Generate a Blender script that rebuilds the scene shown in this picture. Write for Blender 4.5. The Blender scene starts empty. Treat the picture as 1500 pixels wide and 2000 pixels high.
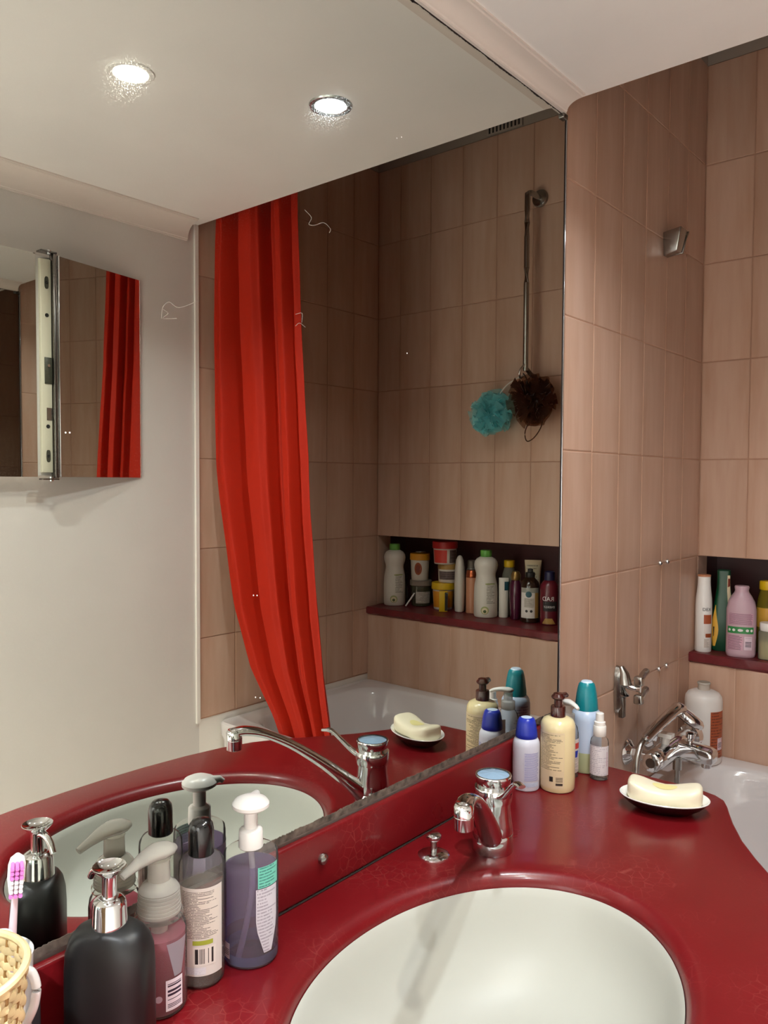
import bpy, bmesh, math, random
from mathutils import Vector, Matrix
PI = math.pi
random.seed(7)
S = bpy.context.scene
C = S.collection

# ------------------------------------------------------------------ camera
CAM = Vector((0.83141, -1.60346, 1.46794))
YAW, PITCH, ROLL, FPX = -0.699248, -0.039545, 0.004947, 1541.04
cam_d = bpy.data.cameras.new('camera')
cam = bpy.data.objects.new('camera', cam_d)
C.objects.link(cam)
fw = Vector((math.cos(PITCH) * math.sin(YAW), math.cos(PITCH) * math.cos(YAW), math.sin(PITCH)))
rt = Vector((math.cos(YAW), -math.sin(YAW), 0))
up = rt.cross(fw)
r2 = rt * math.cos(ROLL) + up * math.sin(ROLL)
u2 = -rt * math.sin(ROLL) + up * math.cos(ROLL)
m = Matrix((r2, u2, -fw)).transposed().to_4x4()
m.translation = CAM
cam.matrix_world = m
cam_d.sensor_fit = 'VERTICAL'
cam_d.sensor_height = 32.0
cam_d.lens = 32.0 * FPX / 2000.0
cam_d.clip_start = 0.02
S.camera = cam

# ------------------------------------------------------------------ world, exposure
w = bpy.data.worlds.new('world')
S.world = w
w.use_nodes = True
w.node_tree.nodes['Background'].inputs[0].default_value = (0.5, 0.5, 0.5, 1)
w.node_tree.nodes['Background'].inputs[1].default_value = 0.0
S.view_settings.view_transform = 'Standard'
S.view_settings.look = 'None'
S.view_settings.gamma = 1
S.view_settings.use_curve_mapping = False
S.view_settings.exposure = -0.55
S.cycles.use_denoising = True
S.cycles.max_bounces = 14
S.cycles.diffuse_bounces = 8
S.cycles.glossy_bounces = 8
S.cycles.transmission_bounces = 8
S.cycles.transparent_max_bounces = 24
S.cycles.caustics_reflective = False
S.cycles.caustics_refractive = False
S.cycles.sample_clamp_indirect = 6.0

# ceiling downlights: (x, y, watts, colour, lamp label)
LAMPS = [(0.627, -0.680, 5.6, (1.0, 0.95, 0.82), 'recessed ceiling spotlight with warm yellowish glow and pale ring'),
         (0.409, -0.319, 9.2, (0.90, 0.97, 1.0), 'recessed ceiling spotlight with cold bluish white glow near the bath'),
         (0.845, -1.041, 8.5, (0.95, 0.98, 1.0), 'added recessed ceiling spotlight, unseen above the upper picture edge, nearest the camera'),  # guessed lamp out of frame, added to brighten bottles and ceiling
         (0.660, -2.0, 74.0, (0.88, 0.95, 1.0), 'added recessed ceiling spotlight, unseen behind the photographer, for bounce light')]  # unseen lamp, added for the light it bounces onto the ceiling
ZC = 2.298           # lower ceiling
W, YB = 1.3195, 0.9117
TW, TH = 0.15181, 0.30
Z0 = 2.73823         # top of tiling


# ------------------------------------------------------------------ helpers
def lin(c):
    return tuple(((v / 255 / 12.92) if v / 255 <= 0.04045 else ((v / 255 + 0.055) / 1.055) ** 2.4) for v in c) + (1,)


MATS = {}


def newmat(name):
    m = bpy.data.materials.new(name)
    m.use_nodes = True
    nt = m.node_tree
    b = nt.nodes['Principled BSDF']
    MATS[name] = m
    return m, nt, b


def P(name, col, rough=0.5, metal=0.0, coat=0.0, spec=None, bump=0.0, bscale=60, var=0.0, vscale=8, sss=0.0, trans=0.0, ior=None):
    m, nt, b = newmat(name)
    b.inputs['Base Color'].default_value = lin(col)
    b.inputs['Roughness'].default_value = rough
    b.inputs['Metallic'].default_value = metal
    b.inputs['Coat Weight'].default_value = coat
    b.inputs['Coat Roughness'].default_value = 0.08
    if spec is not None:
        b.inputs['Specular IOR Level'].default_value = spec
    if trans:
        b.inputs['Transmission Weight'].default_value = trans
    if ior:
        b.inputs['IOR'].default_value = ior
    if sss:
        b.inputs['Subsurface Weight'].default_value = sss
        b.inputs['Subsurface Radius'].default_value = (0.02, 0.02, 0.02)
        b.inputs['Subsurface Scale'].default_value = 0.5
    if bump or var:
        tc = nt.nodes.new('ShaderNodeTexCoord')
        nz = nt.nodes.new('ShaderNodeTexNoise')
        nz.inputs['Detail'].default_value = 5
        nt.links.new(tc.outputs['Object'], nz.inputs['Vector'])
        nz.inputs['Scale'].default_value = bscale
        if bump:
            bp = nt.nodes.new('ShaderNodeBump')
            bp.inputs['Strength'].default_value = bump
            bp.inputs['Distance'].default_value = 0.002
            nt.links.new(nz.outputs['Fac'], bp.inputs['Height'])
            nt.links.new(bp.outputs['Normal'], b.inputs['Normal'])
        if var:
            n2 = nt.nodes.new('ShaderNodeTexNoise')
            n2.inputs['Scale'].default_value = vscale
            n2.inputs['Detail'].default_value = 6
            nt.links.new(tc.outputs['Object'], n2.inputs['Vector'])
            mr = nt.nodes.new('ShaderNodeMapRange')
            mr.inputs[1].default_value = 0.3
            mr.inputs[2].default_value = 0.7
            mr.inputs[3].default_value = 1 - var
            mr.inputs[4].default_value = 1 + var * 0.6
            nt.links.new(n2.outputs['Fac'], mr.inputs[0])
            mx = nt.nodes.new('ShaderNodeVectorMath')
            mx.operation = 'SCALE'
            mx.inputs[0].default_value = lin(col)[:3]
            nt.links.new(mr.outputs[0], mx.inputs['Scale'])
            nt.links.new(mx.outputs[0], b.inputs['Base Color'])
    return m


def clear(name, tint, gloss=0.12, haze=0.0, hazecol=None, rough=0.04):
    """thin clear plastic: transparent tint + fresnel gloss + some milky diffuse"""
    m = bpy.data.materials.new(name)
    m.use_nodes = True
    nt = m.node_tree
    nt.nodes.clear()
    out = nt.nodes.new('ShaderNodeOutputMaterial')
    tr = nt.nodes.new('ShaderNodeBsdfTransparent')
    tr.inputs[0].default_value = lin(tint)
    df = nt.nodes.new('ShaderNodeBsdfDiffuse')
    df.inputs[0].default_value = lin(hazecol or tint)
    tl = nt.nodes.new('ShaderNodeBsdfTranslucent')
    tl.inputs[0].default_value = lin(hazecol or tint)
    dd = nt.nodes.new('ShaderNodeMixShader')
    dd.inputs[0].default_value = 0.4
    nt.links.new(df.outputs[0], dd.inputs[1])
    nt.links.new(tl.outputs[0], dd.inputs[2])
    m1 = nt.nodes.new('ShaderNodeMixShader')
    m1.inputs[0].default_value = haze
    nt.links.new(tr.outputs[0], m1.inputs[1])
    nt.links.new(dd.outputs[0], m1.inputs[2])
    gl = nt.nodes.new('ShaderNodeBsdfGlossy')
    gl.inputs['Roughness'].default_value = rough
    fr = nt.nodes.new('ShaderNodeLayerWeight')
    fr.inputs[0].default_value = gloss
    m2 = nt.nodes.new('ShaderNodeMixShader')
    nt.links.new(fr.outputs['Fresnel'], m2.inputs[0])
    nt.links.new(m1.outputs[0], m2.inputs[1])
    nt.links.new(gl.outputs[0], m2.inputs[2])
    nt.links.new(m2.outputs[0], out.inputs[0])
    MATS[name] = m
    return m


def printed(name, bg, ink, lines=14, words=9, dens=0.5, rough=0.4, seed=0.0, ragged=True):
    """rows of small illegible print on a label (UV: u along the text, v up)"""
    m, nt, b = newmat(name)
    b.inputs['Roughness'].default_value = rough
    N = nt.nodes.new
    L = nt.links.new
    uv = N('ShaderNodeUVMap')
    sp = N('ShaderNodeSeparateXYZ')
    L(uv.outputs[0], sp.inputs[0])

    def mth(op, a, bb=None):
        n = N('ShaderNodeMath')
        n.operation = op
        for i, v in enumerate((a, bb)):
            if v is None:
                continue
            if isinstance(v, (int, float)):
                n.inputs[i].default_value = v
            else:
                L(v, n.inputs[i])
        return n.outputs[0]
    vl = mth('MULTIPLY', sp.outputs[1], lines)
    row = mth('FLOOR', vl)
    fr = mth('FRACT', vl)
    band = mth('MULTIPLY', mth('GREATER_THAN', fr, 0.32), mth('LESS_THAN', fr, 0.78))
    cb = N('ShaderNodeCombineXYZ')
    L(mth('MULTIPLY', sp.outputs[0], words * 4.0), cb.inputs[0])
    L(mth('MULTIPLY', row, 3.71), cb.inputs[1])
    cb.inputs[2].default_value = seed
    nz = N('ShaderNodeTexNoise')
    nz.inputs['Scale'].default_value = 1.0
    nz.inputs['Detail'].default_value = 2
    L(cb.outputs[0], nz.inputs['Vector'])
    wd = mth('GREATER_THAN', nz.outputs['Fac'], 1 - dens - 0.08)
    wn = N('ShaderNodeTexWhiteNoise')
    wn.noise_dimensions = '1D'
    L(mth('ADD', row, seed + 0.5), wn.inputs['W'])
    endu = mth('ADD', mth('MULTIPLY', wn.outputs['Value'], 0.55 if ragged else 0.1), 0.42 if ragged else 0.88)
    mk = mth('MULTIPLY', mth('MULTIPLY', band, wd), mth('LESS_THAN', sp.outputs[0], endu))
    mk = mth('MULTIPLY', mk, mth('GREATER_THAN', sp.outputs[0], 0.05))
    mx = N('ShaderNodeMix')
    mx.data_type = 'RGBA'
    L(mth('MULTIPLY', mk, 0.8), mx.inputs[0])
    mx.inputs[6].default_value = lin(bg)
    mx.inputs[7].default_value = lin(ink)
    L(mx.outputs[2], b.inputs['Base Color'])
    return m


def barcode(name, bg, ink, n=34, seed=0.0, axis=0):
    m, nt, b = newmat(name)
    b.inputs['Roughness'].default_value = 0.4
    N = nt.nodes.new
    L = nt.links.new
    uv = N('ShaderNodeUVMap')
    sp = N('ShaderNodeSeparateXYZ')
    L(uv.outputs[0], sp.inputs[0])
    a = N('ShaderNodeMath'); a.operation = 'MULTIPLY_ADD'
    L(sp.outputs[axis], a.inputs[0]); a.inputs[1].default_value = n; a.inputs[2].default_value = seed
    f = N('ShaderNodeMath'); f.operation = 'FLOOR'
    L(a.outputs[0], f.inputs[0])
    wn = N('ShaderNodeTexWhiteNoise'); wn.noise_dimensions = '1D'
    L(f.outputs[0], wn.inputs['W'])
    g = N('ShaderNodeMath'); g.operation = 'GREATER_THAN'; g.inputs[1].default_value = 0.48
    L(wn.outputs['Value'], g.inputs[0])
    mk = g.outputs[0]
    for ax in (0, 1):
        for op, v in (('GREATER_THAN', 0.1), ('LESS_THAN', 0.9)):
            q = N('ShaderNodeMath'); q.operation = op; q.inputs[1].default_value = v
            L(sp.outputs[ax], q.inputs[0])
            r = N('ShaderNodeMath'); r.operation = 'MULTIPLY'
            L(mk, r.inputs[0]); L(q.outputs[0], r.inputs[1])
            mk = r.outputs[0]
    mx = N('ShaderNodeMix'); mx.data_type = 'RGBA'
    L(mk, mx.inputs[0])
    mx.inputs[6].default_value = lin(bg)
    mx.inputs[7].default_value = lin(ink)
    L(mx.outputs[2], b.inputs['Base Color'])
    return m


def mo(name, verts, faces, mat, parent=None, smooth=True, uvs=None, ang=38, loc=None):
    me = bpy.data.meshes.new(name)
    me.from_pydata([tuple(v) for v in verts], [], faces)
    if uvs is not None:
        l = me.uv_layers.new(name='UVMap')
        for lp in me.loops:
            l.data[lp.index].uv = uvs[lp.vertex_index]
    bm = bmesh.new()
    bm.from_mesh(me)
    bmesh.ops.recalc_face_normals(bm, faces=bm.faces)
    bm.to_mesh(me)
    bm.free()
    if smooth:
        for p in me.polygons:
            p.use_smooth = True
        me.set_sharp_from_angle(angle=math.radians(ang))
    if mat:
        me.materials.append(MATS[mat] if isinstance(mat, str) else mat)
    o = bpy.data.objects.new(name, me)
    C.objects.link(o)
    if loc:
        o.location = loc
    if parent:
        o.parent = parent
    return o


def tag(o, label, cat, group=None):
    o['label'] = label
    o['category'] = cat
    if group:
        o['group'] = group
    return o


def thing(name, label, cat, loc=(0, 0, 0), rz=0.0, group=None):
    o = bpy.data.objects.new(name, None)
    o.empty_display_size = 0.02
    C.objects.link(o)
    o.location = loc
    o.rotation_euler = (0, 0, rz)
    return tag(o, label, cat, group)


def struct(name, verts, faces, mat, **k):
    o = mo(name, verts, faces, mat, **k)
    o['kind'] = 'structure'
    return o


def boxvf(x0, x1, y0, y1, z0, z1):
    v = [(x0, y0, z0), (x1, y0, z0), (x1, y1, z0), (x0, y1, z0), (x0, y0, z1), (x1, y0, z1), (x1, y1, z1), (x0, y1, z1)]
    f = [(0, 3, 2, 1), (4, 5, 6, 7), (0, 1, 5, 4), (1, 2, 6, 5), (2, 3, 7, 6), (3, 0, 4, 7)]
    return v, f


def join(*vf):
    V, F = [], []
    for v, f in vf:
        n = len(V)
        V += list(v)
        F += [tuple(i + n for i in q) for q in f]
    return V, F


def bevel(o, wdt=0.002, seg=2):
    bm = bmesh.new()
    bm.from_mesh(o.data)
    bmesh.ops.bevel(bm, geom=[e for e in bm.edges], offset=wdt, segments=seg, affect='EDGES', profile=0.5)
    bm.to_mesh(o.data)
    bm.free()
    for p in o.data.polygons:
        p.use_smooth = True
    o.data.set_sharp_from_angle(angle=math.radians(50))
    return o


def box(name, x0, x1, y0, y1, z0, z1, mat, parent=None, bev=0.0, seg=2):
    v, f = boxvf(x0, x1, y0, y1, z0, z1)
    o = mo(name, v, f, mat, parent, smooth=False)
    if bev:
        bevel(o, bev, seg)
    return o


def ring(cx, cy, z, rx, ry=None, n=2.0, N=32, rot=0.0):
    ry = rx if ry is None else ry
    out = []
    for i in range(N):
        a = 2 * PI * i / N
        c, s = math.cos(a), math.sin(a)
        x = rx * math.copysign(abs(c) ** (2 / n), c)
        y = ry * math.copysign(abs(s) ** (2 / n), s)
        out.append((cx + x * math.cos(rot) - y * math.sin(rot), cy + x * math.sin(rot) + y * math.cos(rot), z))
    return out


def loftvf(rings, cap0=True, cap1=True, closed=True):
    V, F = [], []
    n = len(rings[0])
    for r in rings:
        V += list(r)
    for i in range(len(rings) - 1):
        for j in range(n if closed else n - 1):
            k = (j + 1) % n
            F.append((i * n + j, i * n + k, (i + 1) * n + k, (i + 1) * n + j))
    if cap0:
        F.append(tuple(range(n))[::-1])
    if cap1:
        F.append(tuple(range((len(rings) - 1) * n, len(rings) * n)))
    return V, F


def loft(name, rings, mat, parent=None, cap0=True, cap1=True, **k):
    v, f = loftvf(rings, cap0, cap1)
    return mo(name, v, f, mat, parent, **k)


def secs(name, sections, mat, parent, N=36, dx=0, dy=0, rot=0, **k):
    """sections: (z, rx[, ry[, n]])"""
    R = []
    for s in sections:
        z, rx = s[0], s[1]
        ry = s[2] if len(s) > 2 and s[2] else rx
        n = s[3] if len(s) > 3 else 2.0
        R.append(ring(dx, dy, z, rx, ry, n, N, rot))
    return loft(name, R, mat, parent, **k)


def secat(sections, z):
    S_ = [(s[0], s[1], (s[2] if len(s) > 2 and s[2] else s[1]), (s[3] if len(s) > 3 else 2.0)) for s in sections]
    for a, b in zip(S_, S_[1:]):
        if a[0] <= z <= b[0] and b[0] > a[0]:
            t = (z - a[0]) / (b[0] - a[0])
            return [a[i] + (b[i] - a[i]) * t for i in (1, 2, 3)]
    return list(S_[-1][1:])


def patch(name, sections, z0, z1, a0, a1, mat, parent, off=0.0005, na=14, nz=6, shape=None):
    """label wrapped on a bottle of those sections, angles in degrees (0 = local +x); a0 is the left side as read"""
    V, F, U = [], [], []
    for j in range(nz + 1):
        t = j / nz
        z = z0 + (z1 - z0) * t
        rx, ry, n = secat(sections, z)
        lo, hi = a0, a1
        if shape:
            k = shape(t)
            mid = (a0 + a1) / 2
            lo, hi = mid + (a0 - mid) * k, mid + (a1 - mid) * k
        for i in range(na + 1):
            u = i / na
            a = math.radians(lo + (hi - lo) * u)
            c, s = math.cos(a), math.sin(a)
            V.append(((rx + off) * math.copysign(abs(c) ** (2 / n), c), (ry + off) * math.copysign(abs(s) ** (2 / n), s), z))
            U.append((u, t))
    for j in range(nz):
        for i in range(na):
            F.append((j * (na + 1) + i, j * (na + 1) + i + 1, (j + 1) * (na + 1) + i + 1, (j + 1) * (na + 1) + i))
    return mo(name, V, F, mat, parent, uvs=U)


def disc(name, sections, zc, ac, rz, mat, parent, off=0.0007, ra=None):
    """round printed emblem wrapped on a bottle: zc centre height, ac centre angle (deg), rz radius"""
    rx, ry, n = secat(sections, zc)
    V = []
    N = 20
    pts = [(0, 0)] + [(math.cos(2 * PI * i / N), math.sin(2 * PI * i / N)) for i in range(N)]
    for px, pz in pts:
        z = zc + pz * rz
        rx, ry, n = secat(sections, z)
        a = math.radians(ac) + px * (ra or rz) / rx
        V.append(((rx + off) * math.cos(a), (ry + off) * math.sin(a), z))
    F = [(0, i + 1, (i + 1) % N + 1) for i in range(N)]
    return mo(name, V, F, mat, parent)


def wraptext(name, body, size, mat, parent, sections, z, ac, off=0.0009, align='CENTER'):
    cu = bpy.data.curves.new(name, 'FONT')
    cu.body = body
    cu.size = size
    cu.align_x = align
    o = bpy.data.objects.new(name, cu)
    C.objects.link(o)
    dg = bpy.context.evaluated_depsgraph_get()
    me = bpy.data.meshes.new_from_object(o.evaluated_get(dg))
    C.objects.unlink(o)
    bpy.data.objects.remove(o)
    for v in me.vertices:
        zz = z + v.co.y
        rx, ry, n = secat(sections, zz)
        a = math.radians(ac) + v.co.x / rx
        v.co = ((rx + off) * math.cos(a), (ry + off) * math.sin(a), zz)
    me.materials.clear()
    me.materials.append(MATS[mat])
    me.name = name
    t = bpy.data.objects.new(name, me)
    C.objects.link(t)
    t.parent = parent
    return t


def catmull(pts, n=6):
    pts = [Vector(p) for p in pts]
    out = []
    q = [pts[0] * 2 - pts[1]] + pts + [pts[-1] * 2 - pts[-2]]
    for i in range(1, len(q) - 2):
        for k in range(n):
            t = k / n
            a, b, c, d = q[i - 1], q[i], q[i + 1], q[i + 2]
            out.append(0.5 * ((2 * b) + (c - a) * t + (2 * a - 5 * b + 4 * c - d) * t * t + (3 * b - a - 3 * c + d) * t ** 3))
    out.append(pts[-1])
    return out


def tubevf(pts, rad, N=12, ry=None, upv=(0, 0, 1), cap=True):
    """rad: number or list; ry: second half-axis (along 'upv' side) or None"""
    pts = [Vector(p) for p in pts]
    n = len(pts)
    R = []
    for i, p in enumerate(pts):
        t = (pts[min(i + 1, n - 1)] - pts[max(i - 1, 0)]).normalized()
        u = Vector(upv)
        s = t.cross(u)
        if s.length < 1e-3:
            s = t.cross(Vector((1, 0.01, 0)))
        s.normalize()
        u = s.cross(t).normalized()
        ra = rad[i] if isinstance(rad, (list, tuple)) else rad
        rb = (ry[i] if isinstance(ry, (list, tuple)) else ry) if ry is not None else ra
        R.append([tuple(p + s * (ra * math.cos(2 * PI * k / N)) + u * (rb * math.sin(2 * PI * k / N))) for k in range(N)])
    return loftvf(R, cap, cap)


def tube(name, pts, rad, mat, parent=None, N=12, smoothn=0, **k):
    if smoothn:
        m0 = len(pts)
        pp = catmull(pts, smoothn)
        if isinstance(rad, (list, tuple)):
            rr = []
            for i in range(len(pp)):
                t = i / smoothn
                a = min(int(t), m0 - 1)
                b = min(a + 1, m0 - 1)
                rr.append(rad[a] + (rad[b] - rad[a]) * (t - int(t)))
            rad = rr
        if isinstance(k.get('ry'), (list, tuple)):
            r0 = k['ry']
            k['ry'] = [r0[min(int(i / smoothn), m0 - 1)] + (r0[min(int(i / smoothn) + 1, m0 - 1)] - r0[min(int(i / smoothn), m0 - 1)]) * (i / smoothn - int(i / smoothn)) for i in range(len(pp))]
        pts = pp
    v, f = tubevf(pts, rad, N, **k)
    return mo(name, v, f, mat, parent, ang=50)


def cyl(p0, p1, r0, r1=None, N=24):
    return tubevf([p0, p1], [r0, r0 if r1 is None else r1], N)


def face(x, y, virtual=False):
    """heading towards the camera (or towards the mirror image of the camera)"""
    return math.atan2(CAM.y - y, (-CAM.x if virtual else CAM.x) - x)


# ------------------------------------------------------------------ materials
P('plaster', (236, 231, 224), 0.75, bump=0.15, bscale=90, var=0.05, vscale=3)
P('wall_paint', (212, 207, 202), 0.7, bump=0.12, bscale=90, var=0.05, vscale=3)
P('ceiling_paint', (246, 243, 240), 0.55, bump=0.05, bscale=120, var=0.03, vscale=4)
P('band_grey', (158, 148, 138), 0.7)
P('cove_paint', (228, 218, 210), 0.6)
P('floor_mat', (222, 214, 202), 0.5, var=0.1)
P('grout_brown', (176, 136, 113), 0.85, var=0.15, vscale=5)
P('grout', (214, 176, 152), 0.85, var=0.12, vscale=5)
P('maroon_tile', (58, 14, 18), 0.35, var=0.1)
P('maroon_ledge', (104, 26, 32), 0.4, var=0.25, vscale=25, bump=0.4, bscale=120)
P('chrome', (222, 224, 226), 0.07, 1.0)
P('chrome_dull', (176, 176, 172), 0.22, 1.0, bump=0.1, bscale=200)
P('steel_dark', (120, 116, 112), 0.25, 1.0)
P('black_plastic', (14, 14, 15), 0.18, coat=0.3)
P('black_matte', (17, 17, 18), 0.42)
P('mould', (104, 92, 82), 0.9, var=0.75, vscale=70)
P('seam_dark', (38, 26, 22), 0.9)
P('porcelain', (192, 193, 185), 0.38, spec=0.3)
P('enamel', (226, 222, 222), 0.12, coat=0.5)
P('white_plastic', (236, 234, 230), 0.3)
P('white_gloss', (240, 240, 238), 0.15, coat=0.4)
P('milky', (222, 220, 216), 0.35, sss=0.1)
P('cream_lotion', (236, 220, 172), 0.25, coat=0.3)
P('brown_plastic', (66, 24, 18), 0.18, coat=0.4)
P('blue_cap', (24, 48, 170), 0.3)
P('teal_cap', (0, 128, 140), 0.3)
P('cap_top', (205, 225, 245), 0.3)
P('green_cap', (96, 160, 66), 0.4)
P('lotion_white', (214, 208, 196), 0.35)
P('orange_lid', (206, 140, 24), 0.4)
P('yellow_lid', (220, 180, 20), 0.4)
P('red_lid', (190, 36, 38), 0.4)
P('red_label', (206, 62, 50), 0.45)
P('tan_lid', (176, 138, 72), 0.4)
P('olive_glass', (62, 62, 44), 0.2, coat=0.3)
P('grey_lid', (136, 124, 110), 0.4)
P('grey_tube', (150, 150, 140), 0.3)
P('peach', (196, 134, 100), 0.35)
P('copper', (170, 88, 52), 0.25, 0.8)
P('plum', (76, 14, 44), 0.25, coat=0.3)
P('gold_cap', (140, 110, 60), 0.3, 0.7)
P('amber', (40, 22, 10), 0.15, coat=0.4)
P('burgundy', (92, 14, 30), 0.3, coat=0.2)
P('navy', (22, 22, 60), 0.4)
P('pink_bottle', (192, 160, 172), 0.35)
P('green_print', (44, 130, 66), 0.5)
P('leaf_green', (8, 66, 40), 0.35)
P('mustard', (226, 172, 66), 0.4)
P('ink', (30, 26, 26), 0.6)
P('ink_brown', (150, 70, 30), 0.6)
P('ink_white', (230, 226, 226), 0.5)
P('yellow_jar', (226, 150, 36), 0.4)
P('teal_print', (16, 74, 84), 0.5)
P('brown_print', (120, 44, 24), 0.5)
P('avocado_print', (74, 92, 40), 0.5)
P('sage_print', (160, 168, 110), 0.5)
P('label_white', (222, 214, 208), 0.45)
P('label_cream', (226, 208, 172), 0.45)
P('label_rust', (168, 82, 46), 0.5, var=0.1, vscale=60)
P('mint', (116, 206, 186), 0.45)
P('lime', (164, 172, 60), 0.5)
P('soap', (240, 232, 206), 0.35, sss=0.15)
P('soap_yellow', (238, 228, 160), 0.4)
P('dish_black', (16, 12, 14), 0.25, coat=0.3)
P('wicker', (206, 184, 138), 0.6, var=0.25, vscale=40)
P('wicker_dark', (140, 104, 56), 0.7)
P('grey_box', (66, 62, 66), 0.5)
P('bristle_pink', (222, 130, 206), 0.5)
P('bristle_white', (236, 230, 232), 0.5)
P('pink_clear', (226, 204, 212), 0.25)
P('turquoise', (20, 168, 164), 0.35)
P('strip_cream', (206, 202, 180), 0.45)
P('hole_dark', (24, 22, 18), 0.8)
P('latch', (70, 70, 58), 0.4, 0.3)
P('scratch', (168, 156, 146), 0.7)
P('vanity_wood', (226, 220, 210), 0.5)
P('cord_white', (210, 200, 190), 0.6)
clear('clear_plastic', (252, 252, 250), 0.06, 0.10, (246, 244, 240))
clear('clear_liquid', (250, 250, 246), 0.04, 0.16, (240, 236, 228))
clear('clear_cap', (244, 242, 238), 0.10, 0.5, (246, 244, 236))
P('frost', (214, 217, 232), 0.3, sss=0.2)
P('frost_blue', (190, 206, 230), 0.28, sss=0.2)
P('frost_green', (178, 186, 146), 0.28, sss=0.2)
clear('lavender', (222, 210, 236), 0.05, 0.20, (186, 174, 212))
clear('pink_liquid', (240, 176, 190), 0.05, 0.36, (232, 138, 160))
clear('violet_base', (176, 172, 214), 0.1, 0.35, (170, 172, 226))
clear('yellow_liquid', (190, 168, 70), 0.1, 0.45, (190, 168, 60))
clear('jar_clear', (206, 206, 186), 0.1, 0.4, (206, 204, 184))
P('tub_bottle', (226, 222, 218), 0.35, sss=0.2)
clear('net_blue', (214, 240, 242), 0.02, 0.26, (176, 248, 250), 0.4)
clear('net_brown', (190, 164, 146), 0.02, 0.28, (110, 78, 62), 0.4)
clear('tube_white', (236, 232, 238), 0.1, 0.5, (226, 220, 232))
clear('acrylic', (228, 238, 244), 0.3, 0.1)
clear('label_film', (232, 230, 236), 0.08, 0.6, (214, 212, 222), 0.2)
printed('print_cream', (232, 214, 172), (60, 48, 40), 26, 10, 0.52, seed=1.3)
printed('print_white', (224, 214, 204), (70, 62, 58), 30, 10, 0.52, seed=2.1)
printed('print_blue', (206, 208, 226), (96, 104, 176), 24, 9, 0.62, seed=3.7, ragged=False)
printed('print_paleblue', (200, 212, 232), (116, 130, 170), 14, 8, 0.5, seed=4.4)
printed('print_lotion', (214, 208, 196), (84, 84, 70), 16, 5, 0.5, seed=5.2)
printed('print_pink', (202, 156, 174), (70, 52, 60), 12, 10, 0.6, seed=6.5, ragged=False)
printed('print_film', (210, 206, 216), (150, 142, 158), 20, 8, 0.5, seed=7.1)
printed('print_mint', (116, 206, 186), (44, 110, 104), 7, 8, 0.5, seed=8.2)
printed('print_rust', (168, 82, 46), (96, 40, 24), 16, 8, 0.5, seed=9.2)
printed('print_tubecream', (206, 196, 168), (120, 110, 90), 9, 6, 0.45, seed=10.2)
printed('print_jar', (192, 184, 172), (120, 108, 100), 9, 8, 0.5, seed=11.2)
printed('print_grey', (112, 96, 92), (70, 58, 56), 4, 6, 0.5, seed=12.2)
printed('print_clear', (222, 218, 222), (178, 172, 184), 16, 7, 0.45, seed=13.2)
barcode('barcode_a', (230, 222, 214), (40, 34, 34), 34, 3.0)
barcode('barcode_b', (236, 224, 232), (52, 40, 60), 40, 11.0, axis=1)
barcode('barcode_c', (226, 208, 172), (60, 50, 44), 22, 5.0, axis=1)
barcode('barcode_d', (222, 200, 212), (60, 52, 60), 18, 9.0, axis=1)


def mat_mirror():
    m, nt, b = newmat('mirror')
    b.inputs['Base Color'].default_value = (0.68, 0.70, 0.65, 1)
    b.inputs['Metallic'].default_value = 1.0
    N, L = nt.nodes.new, nt.links.new
    tc = N('ShaderNodeTexCoord')
    b.inputs['Roughness'].default_value = 0.003
    # fine dried spray: tiny specks that scatter a little of the reflection
    vo = N('ShaderNodeTexNoise'); vo.inputs['Scale'].default_value = 560; vo.inputs['Detail'].default_value = 1
    L(tc.outputs['Object'], vo.inputs['Vector'])
    nz = N('ShaderNodeTexNoise'); nz.inputs['Scale'].default_value = 4; nz.inputs['Detail'].default_value = 3
    L(tc.outputs['Object'], nz.inputs['Vector'])
    a = N('ShaderNodeMapRange'); a.inputs[1].default_value = 0.56; a.inputs[2].default_value = 0.72
    a.inputs[3].default_value = 0.006; a.inputs[4].default_value = 0.20
    L(vo.outputs['Fac'], a.inputs[0])
    g = N('ShaderNodeMapRange'); g.inputs[1].default_value = 0.35; g.inputs[2].default_value = 0.65
    g.inputs[3].default_value = 0.15; g.inputs[4].default_value = 1.0
    L(nz.outputs['Fac'], g.inputs[0])
    mu = N('ShaderNodeMath'); mu.operation = 'MULTIPLY'
    L(a.outputs[0], mu.inputs[0]); L(g.outputs[0], mu.inputs[1])
    gl = N('ShaderNodeBsdfGlossy'); gl.inputs['Roughness'].default_value = 0.12
    gl.inputs[0].default_value = (0.78, 0.79, 0.75, 1)
    mx = N('ShaderNodeMixShader')
    L(mu.outputs[0], mx.inputs[0]); L(b.outputs[0], mx.inputs[1]); L(gl.outputs[0], mx.inputs[2])
    L(mx.outputs[0], nt.nodes['Material Output'].inputs[0])
    m2, nt2, b2 = newmat('mirror_small')
    b2.inputs['Base Color'].default_value = (0.70, 0.70, 0.66, 1)
    b2.inputs['Metallic'].default_value = 1.0
    b2.inputs['Roughness'].default_value = 0.01


mat_mirror()


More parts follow.
